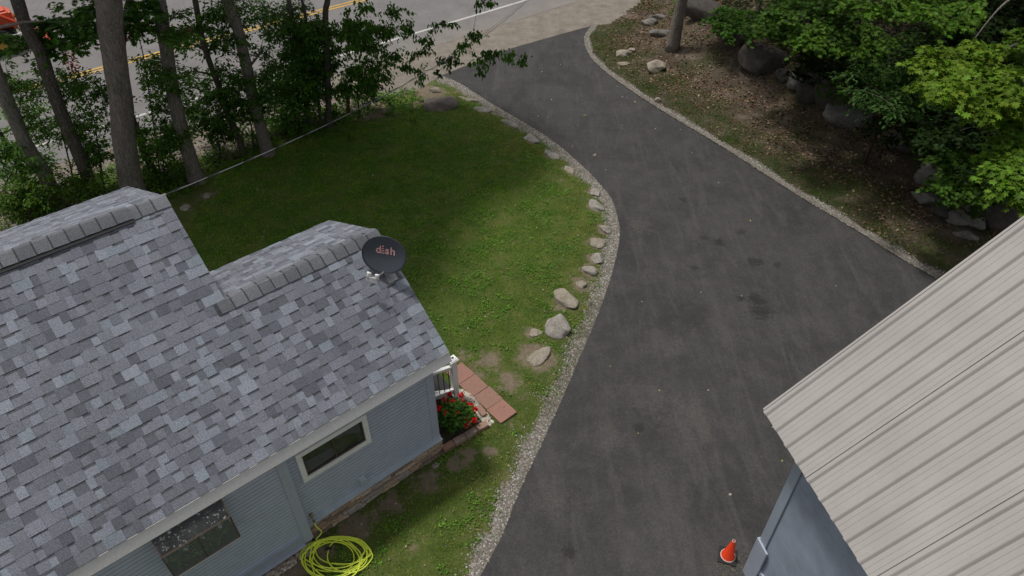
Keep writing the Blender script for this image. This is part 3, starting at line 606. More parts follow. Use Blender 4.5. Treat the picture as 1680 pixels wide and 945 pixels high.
for z0_, z1_ in ((1.68, 1.86), (1.95, 2.1)):
  n = 230; pp = np.array([W(random.uniform(gu0 + .08, gu1 - .08), random.uniform(.15, .34), random.uniform(z0_, z1_)) for _ in range(n)])
  L = leaves('foliage', pp, RNG.normal(size=(n, 3)) + np.array([0, 0, .3]), RNG.normal(size=(n, 3)) * .6 + Z, RNG.uniform(.03, .08, n), np.array((.09, .15, .02)) * RNG.uniform(.5, 1.6, (n, 1)), OVAL, org=house.loc, parent=gwo)
for uu, rr_ in ((-4.2, .045), (-3.95, .035), (-3.72, .03)):
    mb = MB(); mb.lathe(W(uu, .28, 1.935), Z, [(0, 0), (rr_ * .7, 0), (rr_, .07), (rr_ * .9, .07), (0, .05)], 12); house.part('pot', mb, 'bluewhite', gwo, smooth=True)
# ================================================================== GRASS AND LITTER
def blades(name, poly, n, hgt, zf, keepf, colf, label, lean=.55, bounds=None):
    P = np.array([p[:2] for p in poly]); x0, y0 = P.min(0); x1, y1 = P.max(0)
    if bounds: x0, y0, x1, y1 = bounds
    X = RNG.uniform(x0, x1, n * 3); Y = RNG.uniform(y0, y1, n * 3); k = inpoly(X, Y, P)
    X = X[k]; Y = Y[k]; k = RNG.random(len(X)) < keepf(X, Y); X = X[k][:n]; Y = Y[k][:n]; m = len(X)
    pos = np.c_[X, Y, zf(X, Y)]; cl = vnoise(X, Y, 3.1, 7)
    d = RNG.normal(size=(m, 3)) * lean; d[:, 2] = 1; nv = RNG.normal(size=(m, 3)) + .01; col = colf(X, Y)
    s = hgt * RNG.uniform(.5, 1.3, m) * (1 + .25 * cl)
    T = (BLADE[0] * np.array([1.9, 1, 1]), BLADE[1])
    o = leaves(name, pos, d, nv, s, col, T, 'grassm'); return tag(o, label, None, None, 'stuff')
def mixc(a, b, t): t = np.clip(t, 0, 1)[:, None]; return np.array(a) * (1 - t) + np.array(b) * t
PAVQ = None
def lawn_keep(x, y): d = dirt(x, y) + .2 * vnoise(x, y, 4.7, 9) + .22 * vnoise(x, y, 13, 4); return np.clip(1.25 - d * 2.6, .03, 1)
def lawn_col(x, y):
    n = vnoise(x, y, 1.1, 2) * .6 + vnoise(x, y, 3.7, 5) * .45 + vnoise(x, y, 9., 6) * .3; e = polydist(x, y, DL)
    c = mixc((.105, .27, .016), (.22, .40, .030), .5 + n * .9)
    dry = np.clip(1.05 - e / 2.4, 0, 1) * .75 + .4 * vnoise(x, y, 1.9, 8) + .3 * vnoise(x, y, 6, 12) + RNG.normal(size=len(x)) * .22
    dry = np.clip(dry, 0, 1)[:, None]; c = c * (1 - dry) + np.array((.40, .36, .12)) * dry
    return c * RNG.uniform(.65, 1.35, (len(x), 1))
blades('grass', LAWN, 330000, .042, lawnz, lawn_keep, lawn_col, 'short green lawn grass between the house and the driveway', bounds=(-8, 2.2, 3, 21.5))
n = 60000; X = RNG.uniform(-8, 3, n * 2); Y = RNG.uniform(2.2, 21, n * 2); k = inpoly(X, Y, np.array([p[:2] for p in LAWN])) & (vnoise(X, Y, 2.3, 51) + .5 * vnoise(X, Y, 7, 52) > .15) & (RNG.random(len(X)) < lawn_keep(X, Y)) & ~inpoly(X, Y, np.array([at(*p)[:2] for p in [(860, 690), (760, 590), (700, 640), (715, 750), (810, 715)]])); X = X[k][:n]; Y = Y[k][:n]
d = RNG.normal(size=(len(X), 3)); d[:, 2] *= .3; tag(leaves('clover', np.c_[X, Y, lawnz(X, Y) + RNG.uniform(.02, .05, len(X))], d, RNG.normal(size=(len(X), 3)) * .35 + Z, RNG.uniform(.018, .038, len(X)), mixc((.09, .23, .03), (.15, .30, .04), .5 + vnoise(X, Y, 4, 4)) * RNG.uniform(.6, 1.25, (len(X), 1)), (OVAL[0] * np.array([2.2, 1, 1]), OVAL[1]), 'grassm'), 'clover patches in the lawn', None, None, 'stuff')
def bank_keep(x, y):
    d = polydist(x, y, DR); return np.clip(1.15 * np.exp(-((d - .7) / .8) ** 2) + .8 * vnoise(x, y, 1.25, 21) + .1 * vnoise(x, y, 5, 2) - .03 - .12 * np.clip(d - 2, 0, 9), 0, 1) * (d > .16)
blades('rough_grass', BANK, 110000, .055, lambda x, y: bank(x, y), bank_keep, lambda x, y: mixc((.08, .17, .02), (.19, .19, .06), .35 + .5 * vnoise(x, y, 2.2, 3) + RNG.normal(size=len(x)) * .25), 'thin rough grass on the bank beside the driveway', bounds=(2, 9, 13, 27))
def scatter_litter(name, n, poly, zf, keepf, size, label, cols, bounds):
    P = np.array([p[:2] for p in poly]); X = RNG.uniform(bounds[0], bounds[2], n * 4); Y = RNG.uniform(bounds[1], bounds[3], n * 4); k = inpoly(X, Y, P); X = X[k]; Y = Y[k]
    k = RNG.random(len(X)) < keepf(X, Y); X = X[k][:n]; Y = Y[k][:n]; m = len(X); pos = np.c_[X, Y, zf(X, Y) + RNG.uniform(.006, .03, m)]
    d = RNG.normal(size=(m, 3)); d[:, 2] *= .22; nv = RNG.normal(size=(m, 3)) * .35 + Z; c = np.array(cols)[RNG.integers(0, len(cols), m)] * RNG.uniform(.6, 1.3, (m, 1))
    T = (OVAL[0] * np.array([1.5, 1, 2.2]), OVAL[1]); return tag(leaves(name, pos, d, nv, size * RNG.uniform(.5, 1.25, m), c, T, 'grassm'), label, None, None, 'stuff')
BR = [(.21, .135, .09), (.27, .19, .13), (.16, .105, .07), (.36, .27, .19), (.24, .14, .10), (.12, .085, .06)]
scatter_litter('leaf_litter', 26000, BANK, bank, lambda x, y: np.clip(.15 + .5 * vnoise(x, y, .9, 31) + .3 * np.clip(polydist(x, y, DR) - .5, 0, 1.4), .05, 1) * (polydist(x, y, DR) > .2), .085, 'brown dead leaves covering the wooded bank', BR, (2, 9, 15, 30))
scatter_litter('leaf_litter', 520, LAWN, lambda x, y: lawnz(x, y) + .02, lambda x, y: .4 + 0 * x, .045, 'pale dead leaves dotted over the lawn', [(.36, .30, .20), (.28, .24, .15), (.2, .22, .08), (.45, .42, .36)], (-8, 3, 3, 19))
LW = [at(*p) for p in [(0, 340), (120, 330), (235, 300), (330, 270), (440, 228), (540, 185), (640, 158), (600, 145), (480, 180), (300, 215), (0, 290)]]
WE = [at(*p) for p in [(-120, 470), (240, 345), (330, 318), (400, 268), (480, 232), (560, 205), (640, 185), (700, 172), (680, 150), (620, 160), (540, 180), (440, 212), (330, 262), (200, 270), (-120, 380)]]
scatter_litter('leaf_litter', 6000, [at(*p) for p in [(-100, 430), (240, 340), (480, 220), (640, 160), (620, 140), (300, 215), (-100, 330)]], lambda x, y: .05 + 0 * x, lambda x, y: .6 + .4 * vnoise(x, y, 1.4, 3), .08, 'dead leaves under the roadside trees', BR + [(.05, .09, .02)] * 3, (-16, 12, -1, 22))
q = sample_ribbon(la, lb, 9000, .8, .2); q = q[(q[:, 1] > 8.4) & (q[:, 1] < 12.0) & (vnoise(q[:, 0], q[:, 1], 4, 5) > -.35)]; q[:, 2] = .016; m = len(q); d = RNG.normal(size=(m, 3)) * .6; d[:, 2] = 1
tag(leaves('rough_grass', q, d, RNG.normal(size=(m, 3)), .045 * RNG.uniform(.5, 1.3, m), mixc((.07, .14, .018), (.18, .17, .06), RNG.random(m)), (BLADE[0] * np.array([1.9, 1, 1]), BLADE[1]), 'grassm'), 'grass growing through the gravel strip', None, None, 'stuff')
# low weeds along the foot of the trees
m_ = 15000; P = np.array([p[:2] for p in WE]); X = RNG.uniform(P[:, 0].min(), P[:, 0].max(), m_ * 6); Y = RNG.uniform(P[:, 1].min(), P[:, 1].max(), m_ * 6); k = inpoly(X, Y, P) & (RNG.random(len(X)) < np.clip(.55 + .7 * vnoise(X, Y, 1.5, 41), .05, 1)); X = X[k][:m_]; Y = Y[k][:m_]
hz_ = .06 + RNG.random(len(X)) ** 1.5 * (.16 + .08 * vnoise(X, Y, 1.8, 3)); d = RNG.normal(size=(len(X), 3)); d[:, 2] *= .3; nv = RNG.normal(size=(len(X), 3)) * .3 + Z
tag(leaves('ground_cover', np.c_[X, Y, hz_], d, nv, RNG.uniform(.045, .10, len(X)), mixc((.09, .19, .022), (.15, .27, .035), .5 + vnoise(X, Y, 3, 1)) * RNG.uniform(.6, 1.3, (len(X), 1)), (OVAL[0] * np.array([1.4, 1, 1]), OVAL[1])), 'low bright green weeds along the foot of the roadside trees', None, None, 'stuff')
# crushed stone beds by the house
def inquad(pts, n): P = np.array([p[:2] for p in pts]); X = RNG.uniform(P[:, 0].min(), P[:, 0].max(), n * 5); Y = RNG.uniform(P[:, 1].min(), P[:, 1].max(), n * 5); k = inpoly(X, Y, P); return np.c_[X[k][:n], Y[k][:n]]
q = inquad([at(430, 945), at(400, 985), at(515, 905), at(505, 872)], 420); pebbles('stone_bed', np.c_[q, lawnz(q[:, 0], q[:, 1]) + .01], .028, [(.42, .33, .25), (.5, .44, .36), (.3, .22, .17), (.55, .52, .47)], 'tan pebbles along the foot of the house wall behind the hose')
q = inquad([at(762, 648), at(772, 652), at(812, 700), at(792, 706), at(758, 672), at(742, 640)], 620); pebbles('stone_bed', np.c_[q, lawnz(q[:, 0], q[:, 1]) + .01], .024, [(.62, .58, .52), (.5, .45, .38), (.42, .40, .34), (.55, .45, .36)], 'pale pebbles between the flower bed and the red pavers')
BED = [at(715, 695), at(722, 742), at(795, 705), at(765, 660), at(742, 645)]
sheet('flower_bed_soil', BED, .125, 'dirtbed')

# ================================================================== THE METAL ROOFED GARAGE
GC = at(1226, 938); ga = math.atan2(443 - 840, FPX * math.cos(PITCH) + 1079.5 * math.sin(PITCH)); g1 = -np.array([math.sin(ga), math.cos(ga), 0]); gn = np.array([g1[1], -g1[0], 0]); gn = gn if gn[0] < 0 else -gn
GE = onplane(1262, 668, GC + gn * .2, gn); gs = 1.06; gz = GE[2]
def GR(v, r, h=0.):   # along the eave towards the camera, up the slope by run r
    return GE + g1 * v - gn * r + Z * (gs * r) + nrm(gn * gs + Z) * h
def GW(v, o, z): q = GC + g1 * v + gn * o; return np.array([q[0], q[1], z])
gar = Thing('garage', GW(3, -2, 0), 'blue-grey garage with a pale ribbed metal roof at the edge of the driveway', 'garage')
mb = MB(); sp = .262; GL = 9.0; GRUN = 4.6
prof = [(0, 0), (.010, .001), (.020, .026), (.028, .032), (.062, .032), (.072, .027), (.095, .001), (.13, 0), (.136, .004), (.146, .004), (.152, 0), (.195, 0), (.201, .004), (.211, .004), (.217, 0), (.245, 0)]
pts = []; v = 0.
while v < GL: pts += [(v + a, h) for a, h in prof]; v += sp
rs = random.Random(4)
for r0, r1 in ((-.06, GRUN), ):
    n_ = 10; vs = []
    for k in range(n_ + 1):
        r = r0 + (r1 - r0) * k / n_
        for a, h in pts: vs.append(GR(a, r, h + .012))
    m = len(pts); mb.add(vs, [(k * m + i, k * m + i + 1, (k + 1) * m + i + 1, (k + 1) * m + i) for k in range(n_) for i in range(m - 1)])
    for lap in (4, 9 * 1, 14, 19, 24): a_ = lap * sp - .008; mb.box((GR(a_, r0, .026) + GR(a_, r1, .026)) / 2, (GR(0, 1) - GR(0, 0), g1, nrm(gn * gs + Z)), (np.linalg.norm(GR(0, r1) - GR(0, r0)) / 2, .012, .0015))
back = GR(0, GRUN); mb.add([GR(0, GRUN, .01), GR(GL, GRUN, .01), GR(GL, GRUN) - gn * GRUN - Z * gs * GRUN, GR(0, GRUN) - gn * GRUN - Z * gs * GRUN], [(0, 1, 2, 3)])
gro = gar.part('roof', mb, 'metalroof')
mb = MB(); mb.add([GR(.01, -.03, -.02), GR(GL, -.03, -.02), GR(GL, GRUN, -.02), GR(.01, GRUN, -.02), GR(.01, -.03, .008), GR(GL, -.03, .008), GR(GL, GRUN, .008), GR(.01, GRUN, .008)], [(0, 1, 2, 3), (0, 4, 5, 1), (0, 3, 7, 4)]); gar.part('roof_deck', mb, 'gartrim', gro)
mb = MB(); mb.box((GR(0, -.05, .0) + GR(0, GRUN, .0)) / 2 - g1 * .008, (GR(0, 1) - GR(0, 0), g1, nrm(gn * gs + Z)), (np.linalg.norm(GR(0, GRUN) - GR(0, -.05)) / 2, .014, .028)); gar.part('rake_trim', mb, 'metalroof')
zt = gz + .2 * gs - .06
mb = MB(); vs = [GW(.02, -.01, .42), GW(.02, -.01, zt), GW(.02, -GRUN + .2, gz + gs * GRUN - .1), GW(.02, -2 * GRUN + .6, zt), GW(.02, -2 * GRUN + .6, .42)]; vs += [p + g1 * 7.5 for p in vs]
mb.add(vs, [(0, 1, 2, 3, 4), (9, 8, 7, 6, 5)] + [(i, (i + 1) % 5, 5 + (i + 1) % 5, 5 + i) for i in range(5)])
z_ = .42
while z_ < zt - .1:      # wide painted boards
    mb.box(GW(3.9, .006, z_ + .195), (g1, gn, Z), (3.75, .007, .192)); z_ += .39
gar.part('wall', mb, 'garwall')
mb = MB(); mb.box(GW(.07, .024, (zt + .4) / 2), (g1, gn, Z), (.075, .014, (zt - .4) / 2)); mb.box(GW(-.008, -.06, (zt + .4) / 2), (g1, gn, Z), (.012, .09, (zt - .4) / 2)); gar.part('corner_board', mb, 'gartrim', bevel=.004)
mb = MB(); mb.box(GW(3.9, .026, .46), (g1, gn, Z), (3.72, .018, .055)); gar.part('skirt_board', mb, 'garpale', bevel=.004)
mb = MB(); mb.box(GW(.12, .055, .52), (g1, gn, Z), (.125, .016, .52)); mb.box(GW(-.02, -.03, .52), (g1, gn, Z), (.016, .10, .52)); gar.part('base_board', mb, 'garpale', bevel=.006, label='pale blue-grey board boxed round the foot of the garage corner')
mb = MB(); mb.box(GW(3.9, -.05, .21), (g1, gn, Z), (3.7, .01, .20)); gar.part('foundation', mb, 'mesh_dark')
mb = MB()
for k in range(70): a_ = .2 + k * .1; mb.tube([GW(a_, -.036, .01), GW(a_ + .3, -.036, .41)], .004, 4); mb.tube([GW(a_ + .3, -.034, .01), GW(a_, -.034, .41)], .004, 4)
gar.part('vent_mesh', mb, 'black')
q = inquad([GW(-.25, .5, 0), GW(-.3, -.3, 0), GW(3, -.1, 0), GW(3, .25, 0), GW(.6, .22, 0)], 900); pebbles('grit', np.c_[q, 0 * q[:, 0] + .014], .009, [(.14, .12, .08), (.2, .17, .12), (.1, .12, .05)], 'dirty grit at the foot of the garage wall')

for v_, r_ in ((1.1, 2.6), (2.9, 1.4)):
    p = GR(v_, r_, .03); o = leaves('fallen_leaf', p[None], (g1 + gn * .5)[None], nrm(gn * gs + Z)[None], np.array([.05]), np.array([[.12, .09, .05]]), OVAL, 'grassm', org=p)
    tag(o, 'tiny dark dry leaf on the metal roof, ' + ('higher of the two' if r_ > 2 else 'lower of the two'), 'leaf')

# ================================================================== TRAFFIC CONE
cp = at(1194, 912, .03); cone = Thing('traffic_cone', (cp[0], cp[1], .012), 'orange traffic cone on a black rubber base beside the garage corner', 'traffic cone')
cz = .012; c3 = np.array([cp[0], cp[1], cz]); ca_ = R_(-18); cx = np.array([math.cos(ca_), math.sin(ca_), 0]); cy = np.array([-math.sin(ca_), math.cos(ca_), 0])
mb = MB(); mb.box(c3 + Z * .0125, (cx, cy, Z), (.145, .145, .0125)); cone.part('base', mb, 'rubber', bevel=.008)
mb = MB(); mb.lathe(c3, Z, [(.112, .024), (.109, .036), (.098, .046), (.024, .49), (.021, .495), (.016, .487), (.016, .40)], 40); bo = cone.part('body', mb, 'orange', smooth=True)
mb = MB(); mb.lathe(c3, Z, [(.118, .026), (.121, .032), (.117, .039), (.108, .041)], 40); cone.part('rim', mb, 'conewhite', bo, smooth=True)
mb = MB(); mb.lathe(c3, Z, [(.0255, .484), (.027, .492), (.023, .499), (.017, .496)], 24); cone.part('rim', mb, 'conewhite', bo, smooth=True)

# ================================================================== PORCH STAIR, PAVERS, FLOWERS
PB = at(748, 655, .0); pz = 0.
stair = Thing('porch_stair', PB, 'white porch stair railing with black balusters beside the house corner', 'stair')
def PS(a, b, z): return np.array([PB[0], PB[1], 0]) - u1 * a + u2 * b + Z * z     # a: back along the stair, b: across, z: up
_r = ray(740, 591); _s = (PB[:2] @ _r[:2]) / (_r[:2] @ _r[:2]); PH = float((O + _s * _r)[2])
PTOP = onplane(739, 601, PB, out)[2]; rl = onplane(702, 615, PB, out); PTA = float((PB - rl) @ u1); PTB = rl[2]; bl1 = onplane(743, 640, PB, out)[2]; bl2_ = onplane(708, 652, PB, out); BTA = float((PB - bl2_) @ u1); BTB = bl2_[2]
mb = MB(); mb.box(PS(0, 0, PH / 2), (u1, out, Z), (.055, .055, PH / 2 - .01)); mb.box(PS(0, 0, .09), (u1, out, Z), (.066, .066, .09)); po = stair.part('post', mb, 'white', bevel=.005)
mb = MB(); mb.box(PS(0, 0, PH + .005), (u1, out, Z), (.085, .085, .018)); mb.box(PS(0, 0, PH + .033), (u1, out, Z), (.07, .07, .012)); mb.box(PS(0, 0, PH + .05), (u1, out, Z), (.045, .045, .008)); pc = stair.part('post_cap', mb, 'white', po, bevel=.004)
mb = MB(); mb.box(PS(0, 0, PH + .0605), (u1, out, Z), (.022, .022, .003)); stair.part('solar_cell', mb, 'glass', pc)
def rail(a0, z0, a1, z1, w, h, name, bq=0.):
    p = PS(a0, bq, z0); q = PS(a1, bq, z1); d_ = q - p; mb = MB(); mb.box((p + q) / 2, (d_, u2, np.cross(nrm(d_), u2)), (np.linalg.norm(d_) / 2, w, h)); return stair.part(name, mb, 'white', bevel=.006)
sT = (PTB - PTOP) / PTA; sB = (BTB - bl1) / BTA
sA = min(max((sT + sB) / 2, .3), 1.0)
LR = .62
rail(.05, PTOP - .04 + sA * .05, LR, PTOP - .04 + sA * LR, .035, .03, 'top_rail'); rail(.05, bl1 + sA * .05, LR, bl1 + sA * LR, .03, .025, 'bottom_rail')
for k in range(5):
    a_ = .12 + k * .115; mb = MB(); mb.tube([PS(a_, 0, bl1 + sA * a_), PS(a_, 0, PTOP - .05 + sA * a_)], .0085, 8); stair.part('baluster', mb, 'black')
for k in range(3):
    mb = MB(); z_ = .17 + .17 * k; mb.box(PS(.12 + .26 * k, .55, z_), (u1, u2, Z), (.15, .48, .02)); stair.part('tread', mb, 'black', bevel=.004)
mb = MB(); p = PS(-.08, .06, .08); q = PS(.8, .06, .62); mb.box((p + q) / 2, (q - p, u2, np.cross(nrm(q - p), u2)), (np.linalg.norm(q - p) / 2, .02, .09)); stair.part('stringer', mb, 'white', bevel=.004)
mb = MB(); mb.box(PS(.42, .07, .15), (u1, u2, Z), (.4, .012, .15)); stair.part('skirt', mb, 'rust')

# red pavers: a row of four running away from the driveway
pa, pb = at(850, 685), at(820, 700); pe = (pa - pb); pwid = np.linalg.norm(pe); pe = pe / pwid; pf = nrm(at(757, 600) - pa); plen = np.linalg.norm(at(765, 600) - pa)
for k, lab in enumerate(['red-brown square paver at the driveway end of the row', 'second red-brown paver from the driveway end, beside the pebbles', 'third red-brown paver from the driveway end, near the white post', 'red-brown paver at the stair end of the row']):
    L_ = plen / 4; c = pb + pe * (pwid / 2) + pf * (L_ * (k + .5)) + (random.uniform(-.012, .012) if k else 0) * pe; c[2] = .115; mb = MB(); an = random.uniform(-.02, .02); f_ = nrm(pf + pe * an)
    mb.box(c, (f_, np.cross(Z, f_), Z), (L_ * .492, pwid / 2 * .99, .025), (.31 * random.uniform(.93, 1.07), .175, .135))
    single('paver', mb, 'brick', c, lab, 'paver', 'red pavers beside the house', bevel=.004)
E1s = at(727, 745), at(800, 702); bd = nrm(E1s[1] - E1s[0]); bL = np.linalg.norm(E1s[1] - E1s[0])
for k, lab in enumerate(['reddish edging brick touching the house corner', 'pinkish-grey edging brick, second from the house corner', 'pinkish-grey edging brick, third from the house corner', 'tan-pink edging brick at the outer corner of the flower bed']):
    c = E1s[0] + bd * bL * (k + .5) / 4; c[2] = .13; mb = MB(); a_ = nrm(bd + np.array([0, 0, 0]) + nrm(np.array([-bd[1], bd[0], 0])) * random.uniform(-.06, .06)); mb.box(c, (a_, np.cross(Z, a_), Z), (bL / 8 * .96, .065, .05), [(.27, .16, .12), (.33, .235, .19), (.34, .25, .205), (.33, .21, .16)][k])
    single('edging_brick', mb, 'brick', c, lab, 'brick', 'edging bricks of the flower bed', bevel=.012)
c = at(790, 682); c[2] = .13; bq = nrm(at(765, 655) - at(800, 702)); mb = MB(); mb.box(c, (bq, np.cross(Z, bq), Z), (.13, .06, .05), (.32, .2, .15)); single('edging_brick', mb, 'brick', c, 'edging brick turned towards the pavers behind the geranium', 'brick', 'edging bricks of the flower bed', bevel=.012)
# geranium
fp = at(748, 690, .2); ge = Thing('geranium', (fp[0], fp[1], .12), 'bushy red flowering geranium in a clay pot by the house corner', 'plant')
mb = MB(); mb.lathe((fp[0], fp[1], .12), Z, [(0, 0), (.11, 0), (.16, .2), (.175, .2), (.175, .235), (.15, .235), (.14, .2), (0, .2)], 28); ge.part('pot', mb, 'terracotta', smooth=True)
n = 900; dd = unitrows(RNG.normal(size=(n, 3))); dd[:, 2] = np.abs(dd[:, 2]); cc = np.array([fp[0], fp[1], .32]); pp = cc + dd * np.array([.36, .33, .26]) * RNG.uniform(.55, 1.05, (n, 1))
leaves('foliage', pp, RNG.normal(size=(n, 3)) * np.array([1, 1, .4]), dd * .6 + Z * .8 + RNG.normal(size=(n, 3)) * .25, RNG.uniform(.045, .085, n), np.array((.06, .135, .022)) * RNG.uniform(.5, 1.5, (n, 1)), (OVAL[0] * np.array([2.1, 1, 1]), OVAL[1]), org=ge.loc, parent=ge.o)
mb = MB()
for k in range(9): a_ = k * .7; mb.tube(curve(cc - Z * .05, cc + np.array([math.cos(a_) * .25, math.sin(a_) * .22, .16]), 4), .006, 5, (.1, .14, .04))
ge.part('stems', mb, 'pebble')
mat('petal', m_attrcol(.6, 20, .15, .001))
for (px_, py_) in [(729, 657), (737, 647), (742, 660), (720, 670), (731, 677), (756, 649), (760, 659), (771, 665), (778, 672), (779, 690), (764, 686), (766, 698), (748, 678)]:
    base_h = .5 if px_ < 752 else .42
    p = at(px_, py_, base_h); n = 60; dd = unitrows(RNG.normal(size=(n, 3))); dd[:, 2] = np.abs(dd[:, 2]) * .8; pp = p + dd * .042; k = np.array((.62, .012, .016)) if (px_ + py_) % 3 else np.array((.40, .05, .045))
    leaves('flower', pp, RNG.normal(size=(n, 3)) + dd * .5, dd + RNG.normal(size=(n, 3)) * .3, RNG.uniform(.022, .042, n), k * RNG.uniform(.7, 1.25, (n, 1)), (OVAL[0] * np.array([2.2, 1, 1]), OVAL[1]), 'petal', org=ge.loc, parent=ge.o)
    mb = MB(); q = cc + (p - cc) * .35; mb.tube([q, p - Z * .015], .004, 5, (.1, .16, .04)); ge.part('flower_stalk', mb, 'pebble')

# ================================================================== HOSE
hc = at(553, 915); hose = Thing('garden_hose', (hc[0], hc[1], .1), 'yellow-green garden hose coiled on the grass and fed from the house tap', 'hose')
pts = [W(-2.5, .115, .50), W(-2.5, .13, .38), W(-2.46, .17, .2)] + [at(519, 886, .06), at(535, 890, .09)]
rs = random.Random(21); zz = .125
px0 = np.array([552., 916.])
ctr = [(556, 902, 50, 22), (548, 915, 54, 33), (566, 905, 46, 25), (538, 922, 40, 38), (562, 914, 50, 32), (546, 900, 30, 17), (552, 920, 56, 38), (574, 908, 36, 24), (540, 910, 44, 22), (556, 926, 46, 36), (530, 918, 34, 30), (560, 908, 52, 28)]
ph = -1.9
for k, (cx_, cy_, rx, ry) in enumerate(ctr):
    for i in range(11):
        a_ = ph + 2 * math.pi * (i + k * 11) / 11.3; t = i / 11; nx_ = ctr[(k + 1) % len(ctr)]
        x_ = (cx_ * (1 - t) + nx_[0] * t) + (rx * (1 - t) + nx_[2] * t) * math.cos(a_) * (1 + rs.uniform(-.07, .07)); y_ = (cy_ * (1 - t) + nx_[1] * t) + (ry * (1 - t) + nx_[3] * t) * math.sin(a_)
        g_ = at(x_, y_, .06); pts.append(at(x_, y_, float(lawnz(g_[:1], g_[1:2])[0]) + .022 + .012 * (k % 4) + rs.uniform(0, .012)))
mb = MB(); mb.tube(smoothpts(pts, 5), .0105, 8); hose.part('hose_tube', mb, 'hose', smooth=True)
mb = MB(); q = at(532, 902, .17); mb.tube([q, q + np.array([.06, .03, 0])], .02, 10); mb.tube([q + np.array([.06, .03, 0]), q + np.array([.1, .01, .03])], .028, 10); hose.part('spray_nozzle', mb, 'black', smooth=True)
mb = MB(); mb.tube([W(-2.5, .108, .53), W(-2.5, .116, .49)], .019, 10); hose.part('coupling', mb, 'brass')

# ================================================================== SATELLITE DISH
fr = onplane(640, 452, RF(0, 0), nf); dcz = fr[2] + .42; dc = at(630, 419, dcz)
dish = Thing('satellite_dish', fr, 'dark grey oval satellite dish with twin receivers on the shingle roof', 'satellite dish')
view = nrm(O - dc); right = nrm(np.cross(Z, view)) * 1.0; upv = np.cross(view, right)
dn = nrm(view * .84 - right * .30 + upv * (-.34) + Z * .06)
dxa = nrm(right - upv * .22 - dn * ((right - upv * .22) @ dn)); dya = np.cross(dn, dxa)
ppm = 1184 / (np.linalg.norm(dc - O)); DA, DB = 36.5 / ppm, 32.5 / ppm
def DP(x, y, h=0.): return dc + dxa * x + dya * y + dn * h
mb = MB(); NR, NS = 12, 48; vs = []
for side in (0, 1):
    for i in range(NR + 1):
        for k in range(NS):
            a_ = 2 * math.pi * k / NS; r = i / NR; lip = .012 if i == NR else 0; vs.append(DP(DA * r * math.cos(a_), DB * r * math.sin(a_), .055 * (r * r - 1) + lip * 0 - side * .008))
fs = []
for i in range(NR):
    for k in range(NS):
        a_, b_, c_, d_ = i * NS + k, i * NS + (k + 1) % NS, (i + 1) * NS + (k + 1) % NS, (i + 1) * NS + k; fs.append((a_, d_, c_, b_)); o2 = (NR + 1) * NS; fs.append((o2 + a_, o2 + b_, o2 + c_, o2 + d_))
o2 = (NR + 1) * NS; fs += [(NR * NS + k, o2 + NR * NS + k, o2 + NR * NS + (k + 1) % NS, NR * NS + (k + 1) % NS) for k in range(NS)]
mb.add(vs, fs); ref = dish.part('reflector', mb, 'dishgrey', smooth=True)
mb = MB(); mb.tube([DP(DA * math.cos(t) * 1.0, DB * math.sin(t) * 1.0, .0) for t in np.linspace(0, 2 * math.pi, 49)], .006, 6, caps=False); dish.part('rim', mb, 'lnbgrey' if False else 'dishgrey', ref, smooth=True)
# lettering on the dish: letters d, s, h from a font, the i as a dot over three waves
def letter(ch, x, y, size):
    cu = bpy.data.curves.new('letter', 'FONT'); cu.body = ch; cu.size = size; cu.extrude = .002; cu.offset = .0022 * size / .12; cu.align_x = 'CENTER'
    ob = bpy.data.objects.new('letter_src', cu); scene.collection.objects.link(ob); dg = bpy.context.evaluated_depsgraph_get(); me = bpy.data.meshes.new_from_object(ob.evaluated_get(dg)); bpy.data.objects.remove(ob)
    for v in me.vertices:
        X_, Y_ = v.co.x + x, v.co.y + y; r2 = (X_ / DA) ** 2 + (Y_ / DB) ** 2; p = DP(X_, Y_, .055 * (r2 - 1) + .004 + v.co.z) - dish.loc; v.co = p
    me.materials.clear(); me.materials.append(mat('logo')); o = bpy.data.objects.new('letter', me); scene.collection.objects.link(o); o.parent = ref
LS = .175; ly = .01
letter('d', -.10, ly, LS); letter('s', .034, ly, LS); letter('h', .122, ly, LS)
mb = MB(); xi = -.034
def dp2(X_, Y_): r2 = (X_ / DA) ** 2 + (Y_ / DB) ** 2; return DP(X_, Y_, .055 * (r2 - 1) + .005)
mb.lathe(dp2(xi, ly + .118), dn, [(0, .003), (.013, .002), (.014, -.002)], 14)
for hh, ww in ((.084, .016), (.050, .022), (.014, .030)): mb.tube([dp2(xi + ww * s_, ly + hh - .011 * (1 - s_ * s_)) for s_ in np.linspace(-1, 1, 7)], .0058, 6)
dish.part('letter', mb, 'logo', ref)
# feed arm and receivers
lx = onplane(606, 452, dc + dn * .32, dn); lx2 = onplane(617, 455, dc + dn * .32, dn); arm0 = DP(0.02, -DB * .92, -.04)
mb = MB(); am = (lx + lx2) / 2 - dya * .06; d_ = am - arm0; mb.box((arm0 + am) / 2, (d_, np.cross(nrm(d_), dn), dn), (np.linalg.norm(d_) / 2, .014, .018)); arm = dish.part('feed_arm', mb, 'lnbgrey', bevel=.004)
mb = MB(); e = nrm(lx2 - lx); q = (lx + lx2) / 2 - dya * .055; mb.box(q, (e, dya, dn), (.095, .045, .03)); dish.part('receiver_housing', mb, 'lnbgrey', arm, bevel=.01)
for q in (lx - e * .015, lx2 + e * .015):
    mb = MB(); ax_ = nrm(dc - q + Z * .3); mb.lathe(q - ax_ * .03, ax_, [(0, 0), (.03, 0), (.03, .05), (.037, .055), (.037, .075), (.03, .08), (0, .084)], 20); dish.part('receiver', mb, 'white', arm, smooth=True)
